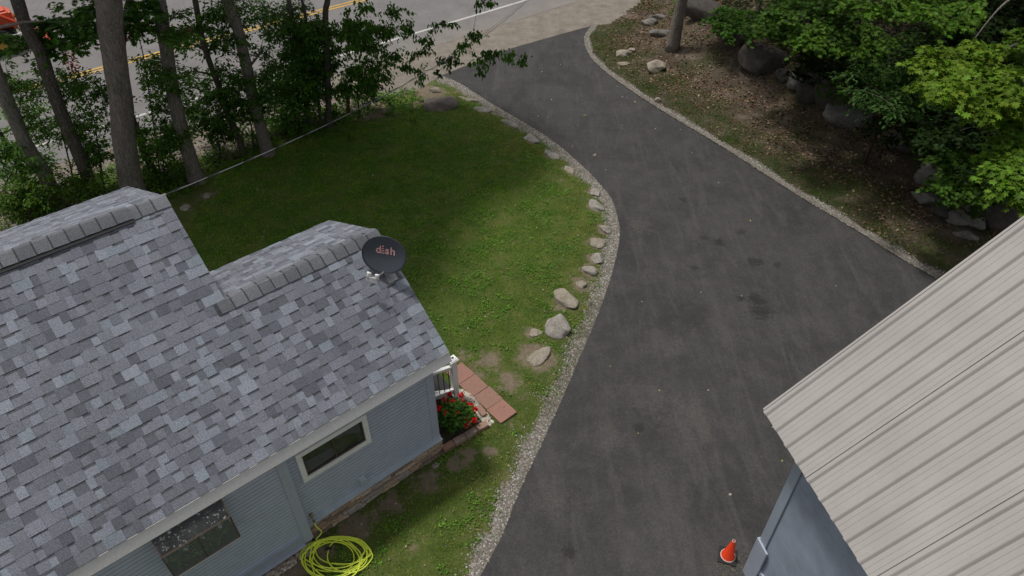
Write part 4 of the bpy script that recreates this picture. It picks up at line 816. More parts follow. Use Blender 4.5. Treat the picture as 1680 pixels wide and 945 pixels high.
mb = MB(); bk_ = DP(0, -.02, -.13); mb.tube([fr - Z * .01, fr + Z * .2, bk_ - dn * .05], .021, 12); mb.box(bk_, (dxa, dya, dn), (.07, .08, .03)); dish.part('mast', mb, 'lnbgrey', smooth=False)
mb = MB(); mb.box(fr + nf * .018, (u1, vf, nf), (.085, .11, .006)); dish.part('foot_plate', mb, 'steel', bevel=.003)
for p in ((.05, .2), (-.06, .16)):
    pass

# ================================================================== ROCKS
RT, RG_, RD = 'rock_tan', 'rock_grey', 'rock_dark'
def L3(px_, py_): p = at(px_, py_); p[2] = float(lawnz(np.array([p[0]]), np.array([p[1]]))[0]); return p
mat('rock_brown', m_rock((.14, .115, .10), (.22, .19, .165))); PL_ = 'rock_pale'; mat(PL_, m_rock((.24, .215, .185), (.40, .375, .335)))
LR_ = [((722, 178), (.62, .44, .30), 'rock_brown', 'broad dark boulder at the top corner of the lawn', .1), ((714, 154), (.24, .12, .14), RT, 'small sunlit tan stone resting behind the broad dark boulder', .2),
 ((768, 166), (.34, .10, .07), RT, 'flat tan stone right of the broad dark boulder', -.3), ((792, 183), (.34, .15, .11), PL_, 'low grey stone in the grass right of the broad boulder', -.3), ((808, 180), (.14, .12, .1), RT, 'small tan stone touching the gravel near the driveway mouth', .5),
 ((838, 206), (.36, .14, .09), PL_, 'long low grey stone along the upper gravel edge', -.8), ((872, 232), (.32, .15, .09), PL_, 'long low grey stone beside the driest grass', -.9), ((905, 256), (.28, .15, .09), PL_, 'low grey stone where the gravel strip starts to bend', -.9), ((936, 282), (.22, .12, .08), RT, 'small tan-grey stone sunk in the gravel at the bend', -1.),
 ((975, 318), (.2, .14, .1), PL_, 'grey stone on the lawn side of the gravel bend', -1.2), ((976, 342), (.24, .17, .12), PL_, 'wide grey stone below the gravel bend', -1.2), ((993, 379), (.14, .17, .13), PL_, 'upright grey stone in the gravel at its outermost bulge', 1.5),
 ((979, 402), (.2, .17, .14), RT, 'rounded pale stone near the tall dry stalks', .2), ((978, 428), (.19, .2, .14), PL_, 'squarish grey stone just below the rounded pale stone', .4), ((968, 449), (.15, .18, .12), PL_, 'narrow grey stone leaning toward the lawn', .8), ((954, 470), (.12, .12, .1), RT, 'smallest pale stone of the line, above the big blocks', .3),
 ((928, 497), (.25, .27, .16), RT, 'broad tan block partly sunk in bare soil', .5), ((913, 540), (.26, .34, .20), PL_, 'tall pale pointed boulder, biggest of the lawn edge stones', .35), ((878, 552), (.16, .12, .05), RT, 'flat tan stone in the grass left of the pointed boulder', .1), ((886, 588), (.3, .17, .06), RT, 'flat worn slab in bare soil below the pointed boulder', .7),
 ((715, 764), (.12, .05, .03), PL_, 'flat grey stone fragment by the stone veneer wall', .7)]
for i, (p, sz, m_, lab, rot) in enumerate(LR_): rock('rock', L3(*p), tuple(v * (1.12 if 0 < i < 20 else 1) * (.8 if q_ == 2 and i else 1) for q_, v in enumerate(sz)), m_, lab, rot, i + 1, group='stones edging the lawn', cuts=9, sink=.5)
RR_ = [((1079, 30), (.38, .16, .12), RG_, 'flat grey ledge stone highest up beside the tree trunk'), ((1066, 40), (.42, .22, .17), RG_, 'broad flat grey stone left of the tree trunk'), ((1080, 57), (.42, .24, .2), RG_, 'flat topped grey stone touching the left foot of the tree trunk'),
 ((1021, 90), (.26, .22, .14), RT, 'pale triangular stone in the grass by the driveway mouth'), ((1036, 84), (.22, .13, .08), RT, 'small tan stone behind the pale triangular stone'), ((1023, 107), (.26, .12, .08), RT, 'low pale stone nearest the driveway mouth gravel'), ((1076, 112), (.36, .34, .24), RT, 'rounded pinkish boulder half buried in leaf litter'),
 ((1152, 26), (.95, .5, .45), RD, 'long dark mossy boulder right of the tree trunk'), ((1202, 68), (.55, .42, .42), RD, 'dark squat boulder under the bush'), ((1248, 108), (.85, .5, .55), RD, 'large square dark boulder on the bank'), ((1288, 128), (.32, .25, .25), RD, 'small dark stone wedged beside the large square boulder'),
 ((1306, 138), (.42, .32, .32), RG_, 'broken pale faced rock in the dark boulder row'), ((1340, 150), (.7, .55, .6), RD, 'tall dark boulder in the middle of the boulder row'), ((1378, 160), (.8, .6, .75), RD, 'highest dark boulder of the row, under the leaves'), ((1398, 195), (.9, .42, .3), RG_, 'long low grey boulder beside the leaning post'),
 ((1526, 288), (.5, .42, .5), RG_, 'smooth rounded boulder below the low maple'), ((1521, 328), (.45, .26, .2), RG_, 'pale flat boulder in front of the smooth rounded one'), ((1545, 350), (.36, .25, .16), RD, 'brown flat stone in the tumbled pile'), ((1576, 330), (.4, .25, .2), RD, 'dark slab at the back of the tumbled pile'), ((1570, 362), (.4, .3, .16), RG_, 'grey slab in the middle of the tumbled pile'),
 ((1600, 340), (.35, .22, .28), RG_, 'tilted grey slab leaning on the tumbled pile'), ((1604, 368), (.22, .25, .2), RG_, 'small square grey block in the tumbled pile'), ((1640, 366), (.5, .35, .38), RD, 'brown rounded boulder nearest the metal roof'), ((1586, 388), (.35, .14, .1), RG_, 'thin pale slab at the front of the tumbled pile'), ((1628, 330), (.45, .4, .4), RD, 'dark boulder at the back of the tumbled pile'), ((1480, 240), (.5, .4, .3), RD, 'dark boulder in shade right of the leaning post')]
for i, (p, sz, m_, lab) in enumerate(RR_): rock('boulder' if max(sz) > .4 else 'rock', atb(*p), sz, m_, lab, (-.6 if p[0] > 1140 else .2) + random.uniform(-.3, .3), i + 50, group='rocks on the wooded bank', cuts=10)
for (x_, y_, lab, s_) in [(341, 327, 'tan stone among the weeds at the lawn edge', .12), (306, 346, 'tan stone in the weeds nearest the main roof', .12), (1078, 168, 'small orange-brown stone on the right gravel strip', .10)]:
    p = at(x_, y_); rock('rock', np.array([p[0], p[1], .06]), (s_ * 1.2, s_, s_ * .8), RT, lab, .3, int(x_))

# dry stalks, stake, posts
for (a_, b_, lab) in [((952, 452), (955, 401), 'thin dry reed standing at the lawn edge by the pale stones'), ((973, 395), (977, 358), 'thin dry reed standing at the gravel bulge')]:
    p = L3(*a_); q = atY(b_[0], b_[1], p[1] + .05); mb = MB(); mb.tube(curve(p, q, 4, .01), [.007, .006, .005, .004, .002], 5, (.4, .32, .16)); single('dry_reed', mb, 'pebble', p, lab, 'reed', 'dry reeds at the lawn edge')
p = at(571, 188); q = atY(571, 148, p[1]); mb = MB(); mb.box((p + q) / 2, (q - p, [1, 0, 0], [0, 1, 0]), (np.linalg.norm(q - p) / 2 + .02, .05, .05)); single('wooden_stake', mb, 'rust', p, 'red-brown wooden stake among the leaves at the top of the lawn', 'stake', bevel=.006)
mat('old_steel', m_plain((.055, .035, .028), .85)); p = atb(1417, 270); mb = MB(); q = p + np.array([.10, .12, 1.32]); mb.tube([p - Z * .1, q], .028, 6); mb.box((p + q) / 2 + np.array([.02, -.01, 0]), (q - p, [1, .3, 0], [0, 0, 1]), (.68, .035, .006)); t = Thing('metal_post', p, 'thin rusty leaning post in front of the dark boulders', 'post'); t.part('shaft', mb, 'old_steel')
mb = MB(); mb.tube([q - Z * .02, q + Z * .035], .034, 6); t.part('cap', mb, 'old_steel')

# fallen leaves on the asphalt
FL = [(1230, 363), (1150, 480), (1284, 758), (884, 190), (872, 195), (947, 206), (900, 192), (905, 163), (955, 170), (977, 255), (995, 278), (1013, 142), (1040, 167), (1050, 178), (1062, 206), (1075, 212), (1117, 212), (978, 253), (960, 190), (930, 155), (965, 122), (1028, 160), (1002, 258), (1052, 495), (1020, 158), (940, 240), (1135, 250), (1180, 300), (1020, 205), (1160, 640), (1000, 600), (1266, 700), (1082, 642), (1200, 810), (1372, 470), (890, 118), (860, 110), (920, 105), (1048, 710), (1216, 486)]
for i, p in enumerate(FL):
    p = at(*p, .022); big_ = i in (0, 9, 18, 12); n_ = 1; d_ = RNG.normal(size=(1, 3)); d_[:, 2] *= .15
    T = (MAPLE[0] * np.array([1, 1, 3.5]), MAPLE[1]) if big_ else (OVAL[0] * np.array([1.7, 1, 3]), OVAL[1])
    o = leaves('fallen_leaf', p[None], d_, RNG.normal(size=(1, 3)) * .2 + Z, np.array([.10 if big_ else RNG.uniform(.03, .06)]), np.array([[(.42, .36, .2), (.5, .47, .4), (.3, .33, .12), (.55, .5, .36)][i % 4]]), T, 'grassm', org=p)
    tag(o, 'small pale dry leaf lying on the dark asphalt of the driveway', 'leaf', 'fallen leaves on the driveway')

# service cable from the house gable to the road
ca0 = RF(UM, RM) + u1 * .02 + Z * -.06; ca0 = onplane(272, 319, ca0, u1); cb = atY(905, -40, 27.0); cbl = Thing('service_cable', ca0, 'pale overhead cable running from the house gable across the lawn edge to the road', 'cable')
mb = MB(); mb.tube(curve(ca0, cb, 40, -.62), .0075, 6); cbl.part('neutral_wire', mb, 'wire', smooth=True)
mb = MB(); base_ = curve(ca0, cb, 160, -.62); mb.tube([p + Z * .016 * math.sin(i * .9) + np.array([.012 * math.cos(i * .9), .01, 0]) + Z * (-.35 * max(0, (i / 160 - .42)) * (1 - i / 160) * 3) for i, p in enumerate(base_)], .0065, 5); cbl.part('insulated_wire', mb, 'black', smooth=True)
mb = MB(); mb.tube([ca0, ca0 - u1 * .1], .02, 8); cbl.part('anchor', mb, 'wire')
# ================================================================== TREES
def limb(mb, a, b, r, bow=.15, n=6):
    p = curve(a, b, n, bow * np.linalg.norm(np.asarray(b) - a) * .3); p = [q + RNG.normal(size=3) * .02 * (0 < i < n) for i, q in enumerate(p)]
    mb.tube(p, [r * (1 - .8 * i / n) for i in range(n + 1)], 6)
def grow(A, rr, targets, mb):
    """every leaf pad is joined to the nearest wood already there, nearest pads first"""
    N = [np.array(a) for a in A]; RR = list(rr); ax = np.array(A)
    order = sorted(range(len(targets)), key=lambda i: np.min(np.linalg.norm(ax - targets[i], axis=1)))
    for i in order:
        c = targets[i]; NN = np.array(N); dv = c - NN; dist = np.linalg.norm(dv, axis=1) + .5 * np.clip(NN[:, 2] - c[2] + .1, 0, 9) + .25 * (np.arange(len(N)) < len(A)) * 0
        j = int(np.argmin(dist)); r = max(.007, min(RR[j] * .6, .05)); a = NN[j]; L = np.linalg.norm(c - a)
        p = curve(a, c, 5, .05 * L, RNG.normal(size=3) * .05 * L); mb.tube(p, [r * (1 - .6 * k / 5) for k in range(6)], 6)
        for k in (2, 3, 4, 5): N.append(p[k]); RR.append(r * (1 - .6 * k / 5))
def tree(name, label, path, radii, sprays, bark, tone, lsize=.1, tmpl=OVAL, zb=0., group=None, canopy=None, cat='tree', seg=16, red=None, hang=0., flat=.3, Yb=None, trans=None):
    """path: photo points of the trunk from the foot up; sprays: (px, py, dy, radius, n) leaf pads at distance Yb+dy"""
    base = atb(*path[0]) if zb == 'bank' else at(path[0][0], path[0][1], zb)
    Y0 = base[1] if Yb is None else Yb
    pts = [base - Z * .1] + [atY(x, y, Y0 + .02 * i) for i, (x, y) in enumerate(path[1:])]
    if canopy: top = pts[-1] + (pts[-1] - pts[-2]) * .0 + np.array([(pts[-1] - pts[-2])[0] * .8, .6, canopy[0] - pts[-1][2]]); pts.append(top)
    S = smoothpts(pts, 6); rr = np.interp(np.linspace(0, 1, len(S)), np.linspace(0, 1, len(radii)), radii)
    rr = [r * (1 + .45 * math.exp(-max(0, p[2] - base[2]) / .22)) for r, p in zip(rr, S)]
    T = Thing(name, base, label, cat, group); mb = MB(); mb.tube(S, rr, seg, jit=.07); tr = T.part('trunk', mb, bark, smooth=True)
    A = np.array(S); LV = []; mb = MB(); TG = []
    for (px_, py_, dy, r, n) in sprays:
        c = atY(px_, py_, Y0 + dy); TG.append(c)
        t_ = np.array(tone) * RNG.uniform(.75, 1.3); 
        if red and RNG.random() < red: pass
        LV.append(spray(c, r, int(n * 1.9), t_, flat, lsize, .4, hang=hang))
    if TG: grow(A, rr, TG, mb)
    if canopy:
        zc, rc, nc = canopy; nc = int(nc * 3.6); rc += .35; ct = pts[-1]
        for k in range(9):
            a_ = RNG.random() * 6.28; q = ct + np.array([math.cos(a_), math.sin(a_), 0]) * rc * RNG.uniform(.35, .9) + Z * RNG.uniform(-.4, 1.6); limb(mb, A[-1 - int(RNG.integers(0, 4))], q, .06)
        dd = RNG.normal(size=(nc, 3)); dd = unitrows(dd) * RNG.random((nc, 1)) ** .4; pp = ct + Z * 1.2 + dd * np.array([rc, rc, 1.9])
        scr = 472.5 - FPX * ((pp - O) @ Uv) / ((pp - O) @ Fv); pp = pp[(scr < -25) & (pp[:, 2] > 6.3)]; n2 = len(pp)
        LV.append((pp, RNG.normal(size=(n2, 3)), RNG.normal(size=(n2, 3)) * .5 + Z, RNG.uniform(.2, .36, n2), np.array((.04, .075, .018)) * RNG.uniform(.7, 1.3, (n2, 1))))
    if mb.v: T.part('branches', mb, bark, tr, smooth=True)
    if LV:
        p, d, nv, s, c = joinsp(LV)
        leaves('crown', p, d, nv, s, c, tmpl, 'leaf', org=T.loc, parent=T.o)
    return T
def fill(x0, y0, x1, y1, k, dy=(-.5, .8), r=(.4, .75), n=(45, 95)):
    k = int(k * 2.5); return [(random.uniform(x0, x1), random.uniform(y0, y1), random.uniform(*dy), random.uniform(*r), random.randint(*n)) for _ in range(k)]
GT = 'trees between the lawn and the road'
DK = (.066, .145, .022); MD = (.10, .20, .030); BRT = (.085, .155, .022)
random.seed(11)
tree('maple_tree', 'thickest grey trunk of the roadside row, rising behind the main roof peak', [(228, 345), (213, 290), (203, 220), (196, 150), (183, 60), (170, -30)], [.29, .27, .25, .245, .25, .26, .22], [(130, 30, .6, .8, 150), (150, 55, .4, .7, 130), (110, 50, .8, .7, 110), (90, 35, .9, .6, 100), (150, 10, .4, .7, 110), (215, 25, .8, .55, 110), (235, 45, .9, .5, 110), (225, 8, .7, .5, 90), (245, 12, .9, .4, 60)], 'bark_grey', DK, .13, MAPLE, group=GT, canopy=(9.6, 3.2, 2600))
tree('maple_tree', 'dark curved trunk left of the thickest one, bending over the yellow road line', [(158, 335), (140, 280), (105, 195), (82, 135), (66, 85), (45, 50), (22, -20)], [.16, .15, .145, .14, .13, .13, .12], [(60, 70, .3, .6, 90), (30, 68, .3, .5, 80), (10, 62, .4, .6, 80), (95, 75, .5, .6, 90), (75, 50, .6, .5, 80)], 'bark_dark', DK, .12, MAPLE, group=GT, canopy=(9, 2.8, 1900))
tree('ash_tree', 'pale grey leaning trunk at the left edge of the picture', [(98, 350), (80, 300), (45, 240), (15, 175), (-10, 110), (-40, 20)], [.17, .16, .155, .15, .14, .13], [], 'bark_light', DK, .1, group=GT, canopy=(9.5, 2.6, 1300))
tree('young_tree', 'thin leaning stem lowest at the left edge, beside the pale leaning trunk', [(60, 330), (40, 290), (18, 250), (-8, 205)], [.07, .065, .06, .05], fill(0, 200, 80, 300, 7), 'bark_dark', MD, .1, group=GT, seg=10)
tree('maple_tree', 'slim dark stem growing close behind the thickest trunk', [(255, 290), (240, 255), (215, 190), (200, 120), (205, 40), (215, -20)], [.10, .095, .09, .08, .07, .06], fill(215, 190, 300, 270, 6), 'bark_dark', DK, .1, group=GT, seg=10)
tree('ash_tree', 'straight brown trunk between the thickest one and the thin one, beside the cable', [(326, 303), (312, 262), (292, 190), (277, 110), (268, 50), (254, -30)], [.19, .175, .16, .15, .15, .15], fill(235, 90, 300, 180, 7) + fill(250, 20, 300, 90, 3), 'bark_grey', MD, .11, group=GT, canopy=(9.6, 3., 2300))
tree('young_tree', 'thin bent trunk in the middle of the roadside row', [(401, 256), (385, 210), (362, 150), (343, 100), (330, 55), (318, -10)], [.085, .08, .075, .07, .07, .06], fill(300, 90, 400, 220, 10) + fill(290, 20, 370, 90, 5), 'bark_dark', DK, .11, group=GT, seg=12, canopy=(7.8, 1.6, 600))
tree('maple_tree', 'leafy dark trunk where the cable crosses lowest, right of the thin bent trunk', [(442, 258), (432, 225), (415, 160), (400, 90), (388, 40), (368, -20)], [.17, .155, .145, .135, .13, .13], fill(380, 60, 460, 190, 12) + fill(350, 0, 440, 60, 6), 'bark_grey', DK, .10, group=GT, canopy=(9.2, 3., 2300))
tree('cherry_tree', 'straight slender dark trunk whose long branch hangs out over the driveway mouth', [(540, 212), (538, 150), (536, 80), (534, 20), (536, -40)], [.09, .085, .08, .075, .07],
     fill(470, 40, 560, 190, 16) + fill(560, 30, 640, 150, 10) + [(650, 20, -.4, .5, 70), (670, 45, -.5, .4, 60), (600, 10, -.4, .5, 60), (640, 90, -.6, .55, 80), (690, 85, -.7, .5, 80), (700, 62, -.6, .35, 46), (720, 40, -.6, .28, 34), (735, 98, -.8, .42, 70), (690, 120, -.7, .4, 50), (665, 110, -.7, .45, 60), (760, 75, -.8, .38, 60), (775, 60, -.8, .3, 40), (785, 95, -.9, .35, 56), (810, 85, -.9, .32, 50), (835, 88, -1., .28, 44), (858, 97, -1., .22, 32), (740, 40, -.7, .25, 24), (800, 5, -.6, .28, 34), (785, -5, -.6, .3, 34), (720, 118, -.8, .22, 22), (790, 112, -.9, .25, 26), (560, 150, -.3, .5, 60), (600, 130, -.4, .5, 60)], 'bark_dark', DK, .125, group=GT, hang=.75, flat=.5, seg=12, canopy=(8.8, 2.5, 1700))
tree('cherry_tree', 'twin slender dark stem immediately left of the straight slender one', [(527, 212), (520, 150), (508, 90), (500, 20), (490, -30)], [.05, .048, .045, .04, .035], fill(460, 20, 540, 170, 10), 'bark_dark', DK, .10, group=GT, seg=10, canopy=(7.6, 1.5, 500))
tree('young_tree', 'slender dark trunk left of the twin stems, hidden in foliage', [(508, 215), (502, 160), (495, 100), (480, 30), (470, -20)], [.075, .07, .065, .06, .05], fill(440, 80, 520, 200, 14) + fill(430, 0, 520, 80, 10), 'bark_dark', DK, .095, group=GT, seg=10, canopy=(8., 1.8, 700))
GS = 'saplings under the roadside trees'
for lab, b, box, k, tn, ls in [
    ('sapling with sparse drooping leaves at the left edge above the pale trunk', (30, 330), (0, 90, 70, 190), 8, MD, .09), ('bushy sapling between the pale leaning trunk and the dark curved trunk', (120, 320), (50, 120, 130, 230), 9, MD, .09),
    ('low bright sapling against the left part of the roof edge', (50, 370), (0, 300, 110, 350), 10, BRT, .10), ('bright low sapling where the dark curved trunk meets the roof', (130, 355), (85, 285, 165, 330), 7, BRT, .09),
    ('leafy sapling between the dark curved trunk and the thickest trunk', (170, 320), (125, 120, 185, 280), 13, DK, .10), ('dense sapling in the gap right of the thickest trunk', (270, 300), (225, 210, 300, 290), 12, MD, .095),
    ('sapling at the foot of the thin bent trunk', (360, 262), (300, 150, 380, 225), 9, DK, .095), ('thin leafed sapling left of the leafy dark trunk', (415, 245), (370, 150, 440, 240), 6, DK, .09),
    ('dense sapling right of the leafy dark trunk', (465, 225), (430, 110, 500, 215), 14, MD, .09), ('small sapling beside the red-brown stake', (590, 190), (560, 95, 640, 165), 8, DK, .10),
    ('dark sapling below the main roof peak trees, left of the pale trunk foot', (10, 350), (0, 230, 60, 300), 8, DK, .09)]:
    tree('sapling', lab, [b, (b[0] - 3, b[1] - 40), ((box[0] + box[2]) / 2, (box[1] + box[3]) / 2)], [.025, .02, .01], fill(*box, k, (-.4, .5), (.35, .6), (40, 75)), 'bark_dark', tn, ls, group=GS, seg=6, cat='sapling')
random.seed(5)
# sapling with new red leaves
T = tree('sapling', 'sapling tipped with new orange-red leaves in front of the yellow road line', [(165, 300), (155, 200), (130, 130)], [.02, .015, .008], [(104, 95, 0, .18, 22)], 'bark_dark', DK, .1, cat='sapling', seg=6)
L = [spray(atY(x, y, T.loc[1] + .1), .17, 26, (.42, .06, .028), .5, .10) for x, y in [(118, 110), (112, 98), (106, 88)]]; p, d, nv, s, c = joinsp(L); leaves('red_leaves', p, d, nv, s, c, OVAL, 'leaf', org=T.loc, parent=T.o)
T = tree('sapling', 'maple sapling with brick-red new leaves between the two tallest trunks', [(262, 290), (240, 120), (228, 60)], [.02, .015, .008], [(222, 60, 0, .3, 30)], 'bark_dark', DK, .1, cat='sapling', seg=6)
L = [spray(atY(x, y, T.loc[1] - .3), .14, 18, (.20, .05, .03), .5, .10) for x, y in [(208, 42), (225, 56), (242, 42), (212, 55), (306, 52)]]; p, d, nv, s, c = joinsp(L); leaves('red_leaves', p, d, nv, s, c, MAPLE, 'leaf', org=T.loc, parent=T.o)
# shrubs along the top of the lawn
for lab, x, y, r, n, tn in [('low dark shrub at the foot of the twin slender stems', 545, 215, .8, 300, DK), ('low dark shrub between the stake and the broad boulder', 640, 195, .9, 330, DK), ('leafy weeds left of the broad boulder', 675, 185, .5, 200, MD), ('low shrub at the foot of the leafy dark trunk', 480, 232, .7, 240, DK), ('shrub behind the thickest trunk by the sandy verge', 250, 300, .8, 300, MD), ('low shrub beneath the thin bent trunk', 385, 262, .6, 200, MD), ('shrub against the main roof edge left of the thickest trunk', 190, 325, .8, 260, MD)]:
    q = at(x, y); T = Thing('shrub', (q[0], q[1], 0), lab, 'shrub', 'shrubs under the roadside trees'); L = [spray(q + np.array([random.uniform(-r, r), random.uniform(-r, r) * .6, random.uniform(.12, .4)]), .35, n // 5, np.array(tn) * random.uniform(.8, 1.2), .5, .075) for _ in range(5)]
    p, d, nv, s, c = joinsp(L); leaves('foliage', p, d, nv, s, c, OVAL, 'leaf', org=T.loc, parent=T.o); mb = MB()
    for k in range(6): limb(mb, q, q + np.array([random.uniform(-r, r) * .7, random.uniform(-r, r) * .5, .3]), .012)
    T.part('stems', mb, 'bark_dark')

# woods on the right bank
LDK = DK; DK = (.016, .032, .007); MD = (.045, .095, .014)  # leaf tones darkened for the shade inside the wood; lit boughs get brighter ones
def sz(px_, py_, z, r, n): p = at(px_, py_, z); return (px_, py_, p[1], r, n)     # pads given by height
def wtree(name, label, foot, topz, rad, sprays, bark, tone, lsize, tmpl=MAPLE, canopy=None, group='trees of the wood beside the driveway', flat=.22):
    base = atb(*foot) if isinstance(foot, tuple) else np.asarray(foot, float); base[2] = float(bank(np.array([base[0]]), np.array([base[1]]))[0]) if not isinstance(foot, tuple) else base[2]
    T = Thing(name, base, label, 'tree', group); lean = np.array([random.uniform(-.3, .3), random.uniform(-.1, .3), 0]); pts = [base - Z * .15, base + Z * topz * .3 + lean * .3, base + Z * topz * .65 + lean * .5, base + Z * topz + lean]
    S = smoothpts(pts, 6); rr = [rad * (1 - .45 * i / len(S)) * (1 + .4 * math.exp(-i / 1.5)) for i in range(len(S))]; mb = MB(); mb.tube(S, rr, 14, jit=.07); tr = T.part('trunk', mb, bark, smooth=True)
    A = np.array(S); LV = []; mb = MB(); TG = []
    for px_, py_, z, r, n, *tt in sprays:
        c = at(px_, py_, z); TG.append(c)
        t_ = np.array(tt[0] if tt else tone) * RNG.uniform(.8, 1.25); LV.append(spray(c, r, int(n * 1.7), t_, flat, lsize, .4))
    if TG: grow(A, rr, TG, mb)
    if canopy:
        zc, rc, nc = canopy; ct = np.array([A[-1][0], A[-1][1], zc]); mb.tube(curve(A[-1], ct, 5), [rr[-1] * (1 - .1 * i) for i in range(6)], 8)
        for k in range(8): a_ = RNG.random() * 6.28; limb(mb, ct - Z * RNG.uniform(0, 1.5), ct + np.array([math.cos(a_), math.sin(a_), 0]) * rc * .8 + Z * RNG.uniform(0, 1.5), .06)
        dd = unitrows(RNG.normal(size=(nc, 3))) * RNG.random((nc, 1)) ** .4; pp = ct + Z + dd * np.array([rc, rc, 2.]); q_ = pp - O; scr = 472.5 - FPX * (q_ @ Uv) / (q_ @ Fv); pp = pp[(scr < -25)]; n2 = len(pp)
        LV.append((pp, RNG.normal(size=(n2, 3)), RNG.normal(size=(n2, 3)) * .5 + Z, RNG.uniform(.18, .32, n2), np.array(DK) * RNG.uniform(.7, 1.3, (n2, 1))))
    if mb.v: T.part('branches', mb, bark, tr, smooth=True)
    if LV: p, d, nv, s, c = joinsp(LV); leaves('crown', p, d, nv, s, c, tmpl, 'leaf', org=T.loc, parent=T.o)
    return T
def wfill(x0, y0, x1, y1, k, z=(1.5, 4), r=(.5, .9), n=(60, 110)):
    k = int(k * 1.8); return [(random.uniform(x0, x1), random.uniform(y0, y1), random.uniform(*z), random.uniform(*r), random.randint(*n)) for _ in range(k)]
wtree('oak_tree', 'dark straight trunk standing among the flat stones by the driveway mouth', (1103, 80), 7.0, .20, [], 'bark_grey', DK, .12, canopy=(9.2, 1.8, 350))
tree_b = [(1395, 60), (1345, 50), (1370, 72), (1420, 48), (1330, 68), (1400, 80), (1440, 70), (1360, 55), (1310, 55)]
wtree('maple_tree', 'maple whose lit layered boughs reach left over the highest boulders', (1480, 120), 6.2, .13, [(x, y, 3.4 + random.uniform(-.4, .5), .6, 150, (.07, .14, .018)) for x, y in tree_b] + wfill(1380, 60, 1520, 150, 14, (1.8, 3.0)), 'bark_dark', MD, .115)
wtree('maple_tree', 'maple with bright green boughs hanging into the top edge of the picture', (1560, 60), 6.6, .14, [(x, y, 4.6 + random.uniform(-.3, .4), .55, 150, (.08, .16, .02)) for x, y in [(1400, 8), (1440, 15), (1480, 12), (1520, 22), (1560, 20), (1500, -5), (1545, 2), (1460, -8), (1575, 35), (1590, 10)]] + wfill(1480, 20, 1640, 110, 14, (2.2, 3.8)), 'bark_dark', DK, .115)
wtree('maple_tree', 'nearest maple with the brightest yellow-green boughs, right of the picture centre line of the wood', (1790, 230), 7.6, .16,
      [(x, y, 5.7 + random.uniform(-.3, .3), .46, 175, (.13, .215, .022)) for x, y in [(1545, 95), (1575, 110), (1605, 100), (1635, 115), (1560, 145), (1590, 150), (1620, 150), (1650, 145), (1540, 140), (1600, 170), (1630, 175), (1655, 180), (1610, 82), (1580, 90), (1530, 100), (1670, 160)]], 'bark_dark', BRT, .11, canopy=(10.5, 2.2, 700))
wtree('maple_tree', 'maple at the right edge whose green boughs hang just above the metal roof', (1800, 330), 7.2, .15, [(x, y, 5.3 + random.uniform(-.3, .3), .40, 150, (.105, .19, .022)) for x, y in [(1660, 235), (1675, 265), (1650, 285), (1665, 310), (1680, 290), (1690, 330), (1670, 85), (1680, 60), (1672, 115), (1685, 200), (1650, 265)]], 'bark_dark', BRT, .11, canopy=(10.5, 2.2, 700))
wtree('ash_tree', 'ash with long narrow leaflets drooping behind the leaning post', (1500, 185), 4.4, .09, [(x, y, 2.8 + random.uniform(-.4, .6), .55, 130, (.05, .105, .025)) for x, y in [(1405, 120), (1440, 130), (1420, 150), (1460, 160), (1490, 150), (1450, 105), (1480, 120), (1500, 185), (1470, 185), (1430, 165), (1520, 170), (1510, 130)]] + wfill(1440, 110, 1560, 230, 14, (1.2, 2.2)), 'bark_dark', DK, .115, OVAL)
wtree('maple_tree', 'low maple spreading over the smooth rounded boulder', (1650, 285), 2.6, .07, [(x, y, 2.0 + random.uniform(-.3, .3), .45, 150, (.06, .125, .018)) for x, y in [(1545, 305), (1570, 290), (1600, 300), (1570, 315), (1595, 318), (1550, 265), (1625, 290), (1610, 270), (1580, 260), (1640, 310), (1545, 232), (1560, 245), (1530, 228)]] + wfill(1560, 250, 1680, 330, 10, (1.0, 1.8)), 'bark_dark', MD, .10)
wtree('maple_sapling', 'bright leaved bush overhanging the dark squat boulder', (1240, 50), 1.8, .05, [(x, y, 1.6 + random.uniform(-.3, .3), .6, 130, (.055, .13, .016)) for x, y in [(1185, 42), (1200, 50), (1175, 30), (1235, 48), (1250, 38), (1215, 30), (1245, 52), (1225, 22), (1195, 18), (1260, 20)]], 'bark_dark', MD, .115)
wtree('fern_bush', 'bright ferny bush behind the oak trunk at the top edge', (1150, 10), .9, .03, [(x, y, .7 + random.uniform(-.1, .2), .5, 110, (.07, .17, .02)) for x, y in [(1130, 6), (1150, 4), (1165, 8), (1140, 16), (1120, 12), (1175, 0)]], 'bark_dark', BRT, .12, OVAL)
wtree('maple_tree', 'tall dark maple filling the top edge between the bright bush and the lit boughs', (1330, 10), 6., .15, wfill(1250, -10, 1400, 60, 22, (2., 4.2)), 'bark_dark', MD, .12, canopy=(8.8, 3.2, 2200))
wtree('maple_tree', 'dark maple deep in the wood at the top right corner', (1640, 20), 6.5, .15, wfill(1560, -10, 1700, 90, 24, (2.4, 4.6)), 'bark_dark', DK, .12, canopy=(9., 3.4, 2000))
wtree('maple_tree', 'dark maple in the shade behind the brightest boughs', (1620, 180), 4.5, .12, wfill(1500, 90, 1700, 240, 30, (1.2, 3.2)), 'bark_dark', DK, .115)
wtree('hemlock_tree', 'dark undergrowth tree right of the low maple', (1700, 260), 3.5, .09, wfill(1600, 180, 1700, 300, 18, (1.2, 3.0)), 'bark_dark', DK, .10, OVAL)
wtree('maple_tree', 'shaded maple standing behind the tall dark boulder', (1400, 90), 5.0, .12, wfill(1300, 30, 1440, 120, 20, (1.2, 3.0)), 'bark_dark', DK, .115, canopy=(8.6, 3.0, 1800))
